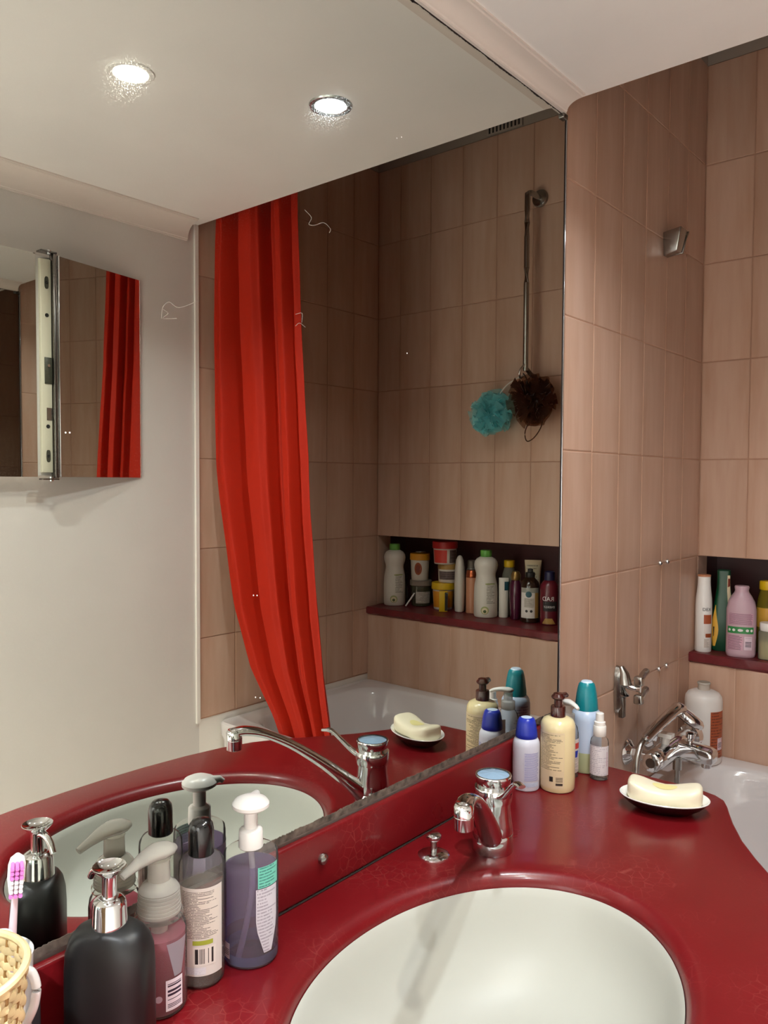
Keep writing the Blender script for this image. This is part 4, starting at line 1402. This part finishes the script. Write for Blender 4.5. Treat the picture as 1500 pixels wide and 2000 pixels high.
pb = puff('bath_puff', 'turquoise mesh bath puff hanging on the rail', (0.716, 0.828, 1.708), 0.088, 'net_blue', 3, 18, (1.0, 0.85, 1.0))
tube('cord', [(-0.03, 0.0, 0.06), (-0.075, -0.01, 0.10), (-0.122, -0.002, 0.126)], 0.0022, 'cord_white', pb, N=8, smoothn=4)
pk = puff('bath_puff', 'dark brown mesh bath puff hanging on the rail', (0.538, 0.822, 1.742), 0.082, 'net_brown', 9, 16, (1.0, 0.85, 1.15))
tube('cord', [(0.02, 0.0, 0.06), (0.034, 0.006, 0.09), (0.046, 0.010, 0.103)], 0.0024, 'hole_dark', pk, N=8, smoothn=4)
tube('mesh_loop', [(-0.01, -0.02, -0.05), (0.012, -0.03, -0.10), (0.006, -0.03, -0.135), (-0.02, -0.028, -0.125), (-0.045, -0.025, -0.09), (-0.05, -0.02, -0.05)], 0.002, 'net_brown', pk, N=8, smoothn=5)

# ------------------------------------------------------------------ shower curtain
YC = 0.055
prof = [(2.44, -1.285, -0.962), (2.30, -1.285, -0.960), (2.10, -1.293, -0.950), (1.87, -1.294, -0.938), (1.53, -1.291, -0.910), (1.36, -1.272, -0.902), (1.05, -1.240, -0.877), (0.85, -1.185, -0.860), (0.70, -1.095, -0.845), (0.56, -1.04, -0.832)]


def cprof(z):
    for a, b in zip(prof, prof[1:]):
        if a[0] >= z >= b[0]:
            q = (a[0] - z) / (a[0] - b[0])
            return a[1] + (b[1] - a[1]) * q, a[2] + (b[2] - a[2]) * q
    return prof[-1][1:]


NS, NTz = 220, 90
V, F = [], []
rnd = random.Random(5)
folds = [(0.0, -0.020), (0.05, 0.020), (0.16, 0.030), (0.225, -0.040), (0.31, -0.045), (0.37, 0.026), (0.50, 0.034), (0.56, 0.020), (0.60, -0.045), (0.65, -0.040), (0.685, 0.006), (0.715, 0.000), (0.735, -0.030), (0.77, 0.030), (0.83, 0.034), (0.87, -0.036), (0.90, -0.020), (0.945, 0.022), (1.0, 0.012)]


def foldy(s):
    for a, b in zip(folds, folds[1:]):
        if a[0] <= s <= b[0]:
            q = (s - a[0]) / (b[0] - a[0])
            q = q * q * (3 - 2 * q)
            return a[1] + (b[1] - a[1]) * q
    return 0


for j in range(NTz + 1):
    z = 2.44 + (0.56 - 2.44) * j / NTz
    xl, xr = cprof(z)
    tz = j / NTz
    for i in range(NS + 1):
        s = i / NS
        # folds drift a little down the cloth
        s2 = min(max(s + 0.03 * math.sin(2.2 * tz * PI + 3 * s) * s * (1 - s) * 2, 0), 1)
        dep = foldy(s2) * (0.95 + 0.2 * math.sin(tz * 3 + 5 * s)) * (1 - 0.45 * max(0, tz - 0.75) / 0.25)
        x = -(xl + (xr - xl) * s)
        yy = YC + 0.062 * s + (0.09 - 0.06 * s) * max(0, (tz - 0.5) / 0.5) ** 1.3 - dep + 0.0015 * math.sin(40 * s + 25 * tz) * math.sin(17 * tz)
        V.append((x + 0.12 * dep * math.sin(s * 9), yy, z))
for j in range(NTz):
    for i in range(NS):
        F.append((j * (NS + 1) + i, j * (NS + 1) + i + 1, (j + 1) * (NS + 1) + i + 1, (j + 1) * (NS + 1) + i))
ct = thing('shower_curtain', 'orange red shower curtain gathered at the far end of the bath', 'curtain', (0, 0, 0))
o = mo('cloth', V, F, 'curtain', ct, ang=180)
sm = o.modifiers.new('thickness', 'SOLIDIFY')
sm.thickness = 0.0008
for i in range(7):
    xx = 0.985 + i * 0.046
    R = []
    for q in range(25):
        a = 2 * PI * q / 24
        R.append([(xx + 0.0018 * math.sin(b), 0.06 + (0.019 + 0.0018 * math.cos(b)) * math.cos(a), 2.452 + (0.019 + 0.0018 * math.cos(b)) * math.sin(a)) for b in [2 * PI * k / 8 for k in range(8)]])
    v_, f_ = loftvf(R, False, False)
    mo('curtain_ring', v_, f_, 'white_plastic', ct)
cr = thing('curtain_rod', 'white shower curtain rod across the bath behind the ceiling edge', 'rod', (0, 0.06, 2.455))
mo('rod', *cyl((0.002, 0, 0), (W - 0.002, 0, 0), 0.012), 'white_plastic', cr)

# ------------------------------------------------------------------ folding mirror cabinet on the wall opposite
mc = thing('mirror_cabinet', 'shallow bathroom mirror cabinet with angled side wing on the white wall', 'mirror cabinet', (W, 0, 1.474))
HC = 0.604
XF = -0.040     # front plane of the middle pane (local x)
box('case', XF + 0.005, 0.0035, -1.20, -0.510, 0.004, HC - 0.004, 'white_plastic', mc)
box('mirror_pane', XF, XF + 0.0045, -1.20, -0.562, 0, HC, 'mirror_small', mc)
pst = box('hinge_strip', XF - 0.010, XF + 0.004, -0.5535, -0.5235, 0.012, HC - 0.012, 'strip_cream', mc, 0.0012)
for zz, kind in ((0.057, 's'), (0.138, 'h'), (0.440, 'h'), (0.528, 's')):
    yy = -0.5365
    if kind == 's':
        V, F = loftvf([[(XF - 0.0108, yy + p[0], zz + p[1]) for p in ring(0, 0, 0, 0.006, 0.017, 3, 20)], [(XF - 0.0098, yy + p[0], zz + p[1]) for p in ring(0, 0, 0, 0.006, 0.017, 3, 20)]])
        mo('screw_slot', V, F, 'latch', pst)
        mo('screw', *cyl((XF - 0.0118, yy, zz), (XF - 0.0105, yy, zz), 0.0042, N=14), 'hole_dark', pst)
    else:
        mo('drill_hole', *cyl((XF - 0.0108, yy, zz), (XF - 0.0098, yy, zz), 0.0055, N=16), 'hole_dark', pst)
box('latch_plate', XF - 0.0125, XF - 0.0098, -0.545, -0.524, 0.254, 0.326, 'latch', pst, 0.0008)
mo('latch_pin', *cyl((XF - 0.016, -0.535, 0.303), (XF - 0.012, -0.535, 0.303), 0.004, N=14), 'chrome', pst)
box('foil_sticker', XF - 0.0112, XF - 0.0099, -0.540, -0.524, 0.155, 0.189, 'chrome_dull', pst)
box('channel', XF - 0.022, XF + 0.004, -0.5225, -0.511, -0.003, HC + 0.003, 'steel_dark', mc, 0.002)
box('channel_edge', XF - 0.0275, XF - 0.004, -0.511, -0.5075, 0.0, HC, 'chrome', mc, 0.0008)
for zz in (-0.006, HC + 0.006):
    mo('hinge_pin', *cyl((XF - 0.012, -0.530, zz - 0.006), (XF - 0.012, -0.530, zz + 0.006), 0.006, N=16), 'chrome', mc)
    box('hinge_plate', XF - 0.022, XF + 0.004, -0.557, -0.512, zz - 0.002, zz + 0.002, 'steel_dark', mc)
# angled wing: mirror from the hinge to the wall
a0, a1 = Vector((-0.0585, -0.506)), Vector((-0.001, -0.217))
dr = (a1 - a0).normalized()
nm = Vector((-dr.y, dr.x))
if nm.x > 0:
    nm = -nm
b0, b1 = a0 - nm * 0.004, a1 - nm * 0.004
V = []
for q in (a0, a1, b1, b0):
    V += [(q.x, q.y, 0), (q.x, q.y, HC)]
F = [(0, 2, 3, 1), (2, 4, 5, 3), (4, 6, 7, 5), (6, 0, 1, 7), (0, 6, 4, 2), (1, 3, 5, 7)]
wg = mo('mirror_wing', V, F, 'mirror_small', mc, smooth=False)
V = []
for q in (a1 + dr * 0.0002, a1 + dr * 0.0014, b1 + dr * 0.0014, b1 + dr * 0.0002):
    V += [(q.x - 0.0012, q.y, 0), (q.x - 0.0012, q.y, HC)]
mo('wing_edge', V, F, 'chrome', wg, smooth=False)

# ------------------------------------------------------------------ things in the niche
def nt_(name, label, cat, x, y, virt=True, z=ZL, group='toiletries on the niche ledge'):
    return thing(name, label, cat, (x, y, z), face(x, y, virt), group)


SA = [(0, 0.040), (0.002, 0.0435), (0.008, 0.0455), (0.09, 0.0455), (0.125, 0.0435), (0.150, 0.0385), (0.160, 0.0372), (0.170, 0.0380), (0.186, 0.0435), (0.200, 0.0455), (0.213, 0.0435), (0.224, 0.036), (0.231, 0.024), (0.233, 0.018)]
for (x, y, lab) in ((1.266, 0.962, 'white waisted bottle with green cap at the far end of the niche'), (0.819, 0.972, 'white waisted bottle with green cap in the middle of the niche')):
    t = nt_('milk_bottle', lab, 'bottle', x, y)
    secs('body', SA, 'lotion_white', t, N=40)
    secs('cap', [(0.232, 0.0205), (0.234, 0.022), (0.254, 0.022), (0.257, 0.021), (0.258, 0.016)], 'green_cap', t, N=32)
    # seen in the mirror, so the side read on the right lies at negative angles here
    patch('label_text', SA, 0.055, 0.135, -2, -52, 'print_lotion', t, 0.0005, 10, 8)
    patch('label_stripe', SA, 0.128, 0.133, 2, -52, 'sage_print', t, 0.0007, 8, 2)
    disc('emblem', SA, 0.030, 4, 0.0155, 'sage_print', t)
    e = disc('emblem_fruit', SA, 0.028, 4, 0.0115, 'label_cream', t, 0.0011)
    disc('emblem_stone', SA, 0.026, 4, 0.006, 'avocado_print', t, 0.0015)
# small dark bottle tucked in the corner
t = nt_('cosmetic_bottle', 'small dark bottle half hidden in the far niche corner', 'bottle', 1.290, 1.045)
secs('body', [(0, 0.022), (0.003, 0.024), (0.05, 0.024), (0.075, 0.018), (0.08, 0.011)], 'jar_clear', t)
secs('cap', [(0.079, 0.013), (0.10, 0.013), (0.102, 0.010)], 'black_plastic', t)
# slim grey tube
t = nt_('cosmetic_tube', 'slim grey tube standing beside the far white bottle', 'tube', 1.213, 1.072)
secs('tube_body', [(0, 0.020, 0.018), (0.004, 0.0215, 0.019), (0.03, 0.0215, 0.019), (0.21, 0.004, 0.022), (0.222, 0.002, 0.022)], 'grey_tube', t)
# stick lying against the jar
t = thing('cosmetic_stick', 'thin silver stick leaning near the far white bottle', 'stick', (1.192, 0.945, ZL + 0.0035), 0, 'toiletries on the niche ledge')
mo('shaft', *cyl((0, 0, 0.0), (-0.022, 0.028, 0.050), 0.0032), 'white_plastic', t)
mo('tip', *cyl((-0.022, 0.028, 0.050), (-0.024, 0.030, 0.054), 0.0055), 'chrome_dull', t)
# jar pair, olive below, white above
SJ = [(0, 0.036), (0.003, 0.040), (0.04, 0.0425), (0.085, 0.0425)]
t = nt_('cosmetic_jar', 'squat dark olive jar with grey lid, under the orange-lidded tub', 'jar', 1.172, 1.022)
secs('glass', SJ, 'olive_glass', t, N=36)
secs('lid', [(0.085, 0.043), (0.087, 0.046), (0.106, 0.046), (0.108, 0.044), (0.1085, 0.03)], 'grey_lid', t, N=36)
patch('label', SJ, 0.014, 0.062, -60, 30, 'print_jar', t, 0.0006)
SJ2 = [(0, 0.034), (0.002, 0.0355), (0.086, 0.0395)]
t = nt_('cosmetic_jar', 'white tub with orange lid and brown oval emblem, on the olive jar', 'jar', 1.176, 1.020, True, ZL + 0.1085)
secs('tub', SJ2, 'lotion_white', t, N=36)
secs('lid', [(0.084, 0.041), (0.085, 0.0425), (0.109, 0.042), (0.111, 0.040), (0.1115, 0.02)], 'orange_lid', t, N=36)
disc('emblem', SJ2, 0.049, 12, 0.026, 'ink_brown', t, ra=0.016)
disc('emblem_core', SJ2, 0.049, 12, 0.017, 'brown_print', t, 0.0012, ra=0.009)
# three stacked jars
SY = [(0, 0.036), (0.002, 0.038), (0.083, 0.0435)]
t = nt_('cosmetic_jar', 'yellow jar at the bottom of the stack of three', 'jar', 1.050, 1.012)
secs('tub', SY, 'label_white', t, N=36)
secs('lid', [(0.082, 0.045), (0.083, 0.0475), (0.106, 0.0475), (0.109, 0.046), (0.1095, 0.02)], 'yellow_lid', t, N=36)
patch('label', SY, 0.010, 0.076, -75, 75, 'yellow_jar', t, 0.0005)
patch('fruit_print', SY, 0.034, 0.070, -30, 8, 'sage_print', t, 0.0009, shape=lambda q: 0.4 + 0.6 * q)
t = nt_('cosmetic_jar', 'small white jar with tan lid in the middle of the jar stack', 'jar', 1.034, 1.022, True, ZL + 0.1095)
SW = [(0, 0.034), (0.002, 0.037), (0.006, 0.0385), (0.055, 0.040)]
secs('tub', SW, 'lotion_white', t, N=36)
secs('lid', [(0.055, 0.040), (0.056, 0.041), (0.0755, 0.041), (0.0765, 0.038)], 'tan_lid', t, N=36)
patch('label', SW, 0.014, 0.048, -50, 60, 'print_grey', t, 0.0006)
t = nt_('cosmetic_jar', 'white and red jar with red lid on top of the jar stack', 'jar', 1.042, 1.012, True, ZL + 0.186)
SR2 = [(0, 0.042), (0.002, 0.0435), (0.064, 0.0475)]
secs('tub', SR2, 'lotion_white', t, N=36)
secs('lid', [(0.063, 0.049), (0.064, 0.0512), (0.090, 0.0512), (0.092, 0.048), (0.0925, 0.02)], 'red_lid', t, N=36)
patch('label', SR2, 0.006, 0.058, -10, 72, 'red_label', t, 0.0006)
patch('side_label', SR2, 0.006, 0.058, -70, -24, 'print_grey', t, 0.0006)
# yellow carton in front of the jars
t = nt_('cosmetic_carton', 'small yellow carton standing before the yellow jar', 'carton', 1.008, 0.955)
box('carton', -0.008, 0.008, -0.017, 0.017, 0, 0.082, 'yellow_lid', t, 0.0012)
box('side_print', -0.0085, 0.0085, -0.0175, -0.006, 0.004, 0.078, 'ink', t)
# white flat bottle seen edge-on, with a pale one behind
t = nt_('flat_bottle', 'white flattened bottle seen edge-on beside the jar stack', 'bottle', 0.958, 0.997)
secs('body', [(0, 0.026, 0.014), (0.004, 0.031, 0.019), (0.03, 0.034, 0.0212), (0.12, 0.034, 0.0215), (0.18, 0.030, 0.019), (0.208, 0.023, 0.015), (0.222, 0.013, 0.009), (0.226, 0.004, 0.003)], 'lotion_white', t)
t = nt_('cosmetic_bottle', 'pale grey bottle behind the flat white one', 'bottle', 0.945, 1.062)
secs('body', [(0, 0.020), (0.003, 0.022), (0.16, 0.022), (0.17, 0.018)], 'grey_tube', t)
secs('cap', [(0.169, 0.016), (0.171, 0.0175), (0.200, 0.0165), (0.203, 0.012)], 'grey_lid', t)
# peach bottle
t = nt_('cosmetic_bottle', 'peach coloured cylinder bottle with copper cap', 'bottle', 0.905, 1.005)
secs('body', [(0, 0.021), (0.002, 0.0235), (0.140, 0.0235), (0.143, 0.022)], 'peach', t)
secs('cap', [(0.142, 0.0235), (0.144, 0.0245), (0.150, 0.0245), (0.168, 0.0225), (0.171, 0.020), (0.1712, 0.01)], 'copper', t)
# yellow-cap translucent bottle in the second row
t = nt_('cosmetic_bottle', 'translucent grey bottle with yellow cap behind the white tube', 'bottle', 0.765, 1.055)
secs('body', [(0, 0.028), (0.003, 0.031), (0.13, 0.031), (0.16, 0.027), (0.185, 0.020), (0.19, 0.018)], 'jar_clear', t)
secs('cap', [(0.189, 0.0195), (0.191, 0.0208), (0.214, 0.0208), (0.216, 0.018)], 'yellow_lid', t)
# white tube with dark teal print
t = nt_('cosmetic_tube', 'white squeeze tube with dark teal print, middle of the niche', 'tube', 0.757, 1.002)
STU = [(0, 0.016, 0.016), (0.002, 0.018, 0.018), (0.02, 0.018, 0.018), (0.14, 0.008, 0.0185), (0.152, 0.0015, 0.019)]
secs('tube_body', STU, 'lotion_white', t)
patch('teal_print', STU, 0.105, 0.138, -70, -8, 'teal_print', t, 0.0008)
# plum bottle
t = nt_('cosmetic_bottle', 'rounded plum purple bottle with bronze cap', 'bottle', 0.700, 0.995)
secs('body', [(0, 0.018, 0.016), (0.003, 0.021, 0.0185), (0.05, 0.026, 0.022), (0.10, 0.0285, 0.024), (0.13, 0.027, 0.023), (0.147, 0.021, 0.018), (0.15, 0.016, 0.015)], 'plum', t)
secs('cap', [(0.149, 0.0165), (0.152, 0.0185), (0.170, 0.0185), (0.181, 0.013), (0.184, 0.006)], 'gold_cap', t)
# cream tube standing on its cap behind
t = nt_('cosmetic_tube', 'pale cream squeeze tube, crimp end up, behind the amber bottle', 'tube', 0.668, 1.068)
SCT = [(0, 0.018, 0.018), (0.03, 0.018, 0.018), (0.032, 0.026, 0.022), (0.06, 0.026, 0.023), (0.20, 0.005, 0.031), (0.222, 0.0015, 0.0325)]
secs('tube_body', SCT, 'label_cream', t)
patch('label_text', SCT, 0.11, 0.205, 55, -55, 'print_tubecream', t, 0.0009)
# amber bottle with paper label
t = nt_('cosmetic_bottle', 'dark amber bottle with cream paper label and black top', 'bottle', 0.633, 0.985)
SAM = [(0, 0.032), (0.003, 0.035), (0.135, 0.035), (0.150, 0.031), (0.162, 0.020), (0.168, 0.0155)]
secs('body', SAM, 'amber', t, N=40)
secs('cap', [(0.167, 0.0165), (0.169, 0.0175), (0.184, 0.0175), (0.186, 0.010), (0.197, 0.010), (0.1985, 0.006)], 'black_matte', t)
patch('label', SAM, 0.018, 0.130, 62, -62, 'label_white', t, 0.0005, 16)
patch('label_top_band', SAM, 0.112, 0.130, 62, -62, 'grey_tube', t, 0.0008, 14, 2)
patch('label_side_band', SAM, 0.018, 0.112, -30, -62, 'tan_lid', t, 0.0008, 6, 3)
disc('emblem', SAM, 0.106, 8, 0.0115, 'teal_print', t, 0.0012)
patch('label_text', SAM, 0.058, 0.092, 36, -26, 'print_jar', t, 0.0008)
disc('label_mark', SAM, 0.044, 20, 0.005, 'ink', t, 0.0010)
disc('label_mark', SAM, 0.044, -8, 0.005, 'ink', t, 0.0010)
# burgundy bottle at the mirror's edge
t = nt_('shampoo_bottle', 'burgundy bottle with dark blue cap and white lettering at the mirror edge', 'bottle', 0.553, 0.985)
SBU = [(0, 0.030), (0.003, 0.0335), (0.12, 0.0345), (0.145, 0.032), (0.158, 0.023), (0.163, 0.0175)]
secs('body', SBU, 'burgundy', t, N=40)
secs('cap', [(0.162, 0.0185), (0.164, 0.0195), (0.192, 0.0185), (0.195, 0.015)], 'navy', t)
patch('dark_panel', SBU, 0.052, 0.088, 40, -50, 'ink', t, 0.0006, 12, 3)
patch('base_print', SBU, 0.006, 0.026, 46, -40, 'tan_lid', t, 0.0006, 12, 3, shape=lambda q: 1 - 0.5 * q)


def mirrored_text(name, body, size, mat, parent, sections, z, ac):
    return wraptext(name, body, size, mat, parent, sections, z, ac)


mirrored_text('lettering', 'RAD', 0.022, 'ink_white', t, SBU, 0.090, 8)
mirrored_text('lettering', 'ENERGY', 0.011, 'ink_white', t, SBU, 0.064, 0)

# --- right end of the niche, seen directly
t = nt_('body_milk_bottle', 'slim white bottle with coral ring cap, first beside the corner', 'bottle', 0.0268, 0.893, False)
SDX = [(0, 0.0225), (0.003, 0.0245), (0.14, 0.0245), (0.165, 0.0235), (0.19, 0.0205), (0.205, 0.0192), (0.212, 0.019)]
secs('body', SDX, 'white_plastic', t, N=36)
secs('cap', [(0.2118, 0.0188), (0.232, 0.0185)], 'white_plastic', t, N=32)
secs('cap_ring', [(0.2318, 0.0188), (0.233, 0.0195), (0.2365, 0.0195), (0.2375, 0.0185), (0.2375, 0.004)], 'peach', t, N=32)
wraptext('lettering', 'DEX', 0.0135, 'ink', t, SDX, 0.128, -8, align='LEFT')
patch('orange_panel', SDX, 0.088, 0.116, 2, 62, 'label_rust', t, 0.0006)
patch('white_panel', SDX, 0.050, 0.086, 5, 62, 'label_white', t, 0.0006)
patch('brown_foot', SDX, 0.046, 0.058, 15, 62, 'ink_brown', t, 0.0009, 6, 2)
patch('label_text', SDX, 0.015, 0.042, 5, 50, 'print_white', t, 0.0006)
# green and yellow shaped pack
t = nt_('shampoo_pack', 'dark green shaped bottle with yellow side panel behind the pink one', 'bottle', 0.067, 0.952, False)
SG = [(0, 0.028, 0.030, 4), (0.003, 0.030, 0.0325, 4), (0.10, 0.028, 0.0325, 4), (0.155, 0.022, 0.026, 4), (0.195, 0.018, 0.020, 4), (0.248, 0.017, 0.019, 5), (0.250, 0.015, 0.017, 5)]
secs('body', SG, 'leaf_green', t, N=40)
patch('yellow_panel', SG, 0.015, 0.142, -62, -8, 'mustard', t, 0.0007, 8, 10, shape=lambda q: max(0.08, math.sin(PI * min(0.5, q * 0.9 + 0.12) if q < 0.35 else PI * (0.5 - (q - 0.35) / 1.3))))
patch('cream_panel', SG, 0.04, 0.235, 12, 52, 'label_cream', t, 0.0007, 8, 8)
patch('brown_panel', SG, 0.195, 0.225, 16, 48, 'brown_print', t, 0.0011, 6, 2)
patch('leaf_mark', SG, 0.045, 0.075, -44, -30, 'ink', t, 0.0011, 3, 3, shape=lambda q: 0.4 + q * 0.6)
# pink shower gel
t = nt_('shower_gel_bottle', 'pale pink bottle with printed back label and green band', 'bottle', 0.136, 0.898, False)
SPK = [(0, 0.028, 0.038, 2.6), (0.003, 0.030, 0.0405, 2.6), (0.01, 0.031, 0.0418, 2.6), (0.14, 0.031, 0.0418, 2.6), (0.165, 0.030, 0.037, 2.5), (0.182, 0.027, 0.028, 2.3), (0.192, 0.022, 0.021, 2.1), (0.198, 0.019, 0.019, 2.0), (0.208, 0.020, 0.021, 2.0), (0.212, 0.018, 0.019, 2.0)]
secs('body', SPK, 'pink_bottle', t, N=48)
patch('label_text', SPK, 0.098, 0.132, -52, 44, 'print_pink', t, 0.0006, 14)
patch('green_band', SPK, 0.072, 0.092, -56, 48, 'green_print', t, 0.0006, 14, 2)
for a in (-42, -22, -2, 18, 36):
    patch('round_icon', SPK, 0.0778, 0.0862, a - 6, a + 6, 'ink_white', t, 0.0011, 6, 6, shape=lambda q: max(0.05, math.sqrt(max(0, 1 - (2 * q - 1) ** 2))))
patch('label_text', SPK, 0.022, 0.066, -56, 4, 'print_pink', t, 0.0006, 10)
patch('label_barcode', SPK, 0.024, 0.064, 8, 40, 'barcode_d', t, 0.0006, 8, 3)
# yellow oil
t = nt_('oil_bottle', 'bottle of yellow liquid with yellow screw cap, right picture edge', 'bottle', 0.182, 1.000, False)
SO = [(0, 0.027), (0.003, 0.030), (0.14, 0.030), (0.165, 0.027), (0.19, 0.0215), (0.195, 0.021)]
secs('body', SO, 'yellow_liquid', t)
secs('cap', [(0.194, 0.0222), (0.196, 0.0232), (0.218, 0.0232), (0.221, 0.021), (0.2215, 0.01)], 'yellow_lid', t)
patch('label', SO, 0.08, 0.14, -70, 10, 'mustard', t)
# squat jar
t = nt_('cosmetic_jar', 'squat translucent jar with white lid at the right picture edge', 'jar', 0.213, 0.906, False)
SJR = [(0, 0.027, 0.027, 3), (0.003, 0.0295, 0.0295, 3), (0.080, 0.0295, 0.0295, 3), (0.085, 0.027, 0.027, 2.6)]
secs('tub', SJR, 'jar_clear', t)
secs('cream_fill', [(0.003, 0.0265, 0.0265, 3), (0.055, 0.0265, 0.0265, 3)], 'cream_lotion', t)
secs('lid', [(0.084, 0.0255), (0.086, 0.0265), (0.106, 0.0265), (0.108, 0.025)], 'white_plastic', t)
patch('label', SJR, 0.015, 0.070, 10, 70, 'label_white', t)

# scratches on the big mirror, and white dots painting lamp glints on drops
for k, pts in enumerate([
        [(-0.7959, 1.8574), (-0.7824, 1.8499), (-0.7876, 1.839), (-0.7751, 1.8407), (-0.757, 1.8489), (-0.7428, 1.8434), (-0.745, 1.8368)],
        [(-1.0376, 1.6639), (-1.0353, 1.6778), (-1.0265, 1.6856), (-1.0153, 1.6812), (-1.0024, 1.6847), (-0.9846, 1.6942)],
        [(-1.0353, 1.6754), (-1.028, 1.6716), (-1.0354, 1.6642), (-1.0154, 1.6674)],
        [(-0.814, 1.7053), (-0.8008, 1.7089), (-0.8018, 1.6955)], [(-0.814, 1.6886), (-0.8059, 1.6942), (-0.7946, 1.69)]]):
    tube('scratch', [(0.0002, a + 0.95, b - MZ0) for a, b in pts], 0.00022, 'scratch', mr_, N=5, smoothn=4, ry=0.0002, upv=(1, 0, 0))
for a, b in ((-1.1615, 1.5193), (-1.1567, 1.5195), (-0.8928, 1.3096), (-0.8864, 1.3089), (-0.8894, 1.1674), (-0.8811, 1.1649), (-0.5567, 1.6824), (-0.5871, 2.0276), (-0.5751, 2.0332)):
    o = secs('drop_glint', [(0, 0.0011), (0.0003, 0.0009), (0.0004, 0.0002)], 'white_gloss', mr_, N=10)
    o.rotation_euler = (0, PI / 2, 0)
    o.location = (0.0001, a + 0.95, b - MZ0)
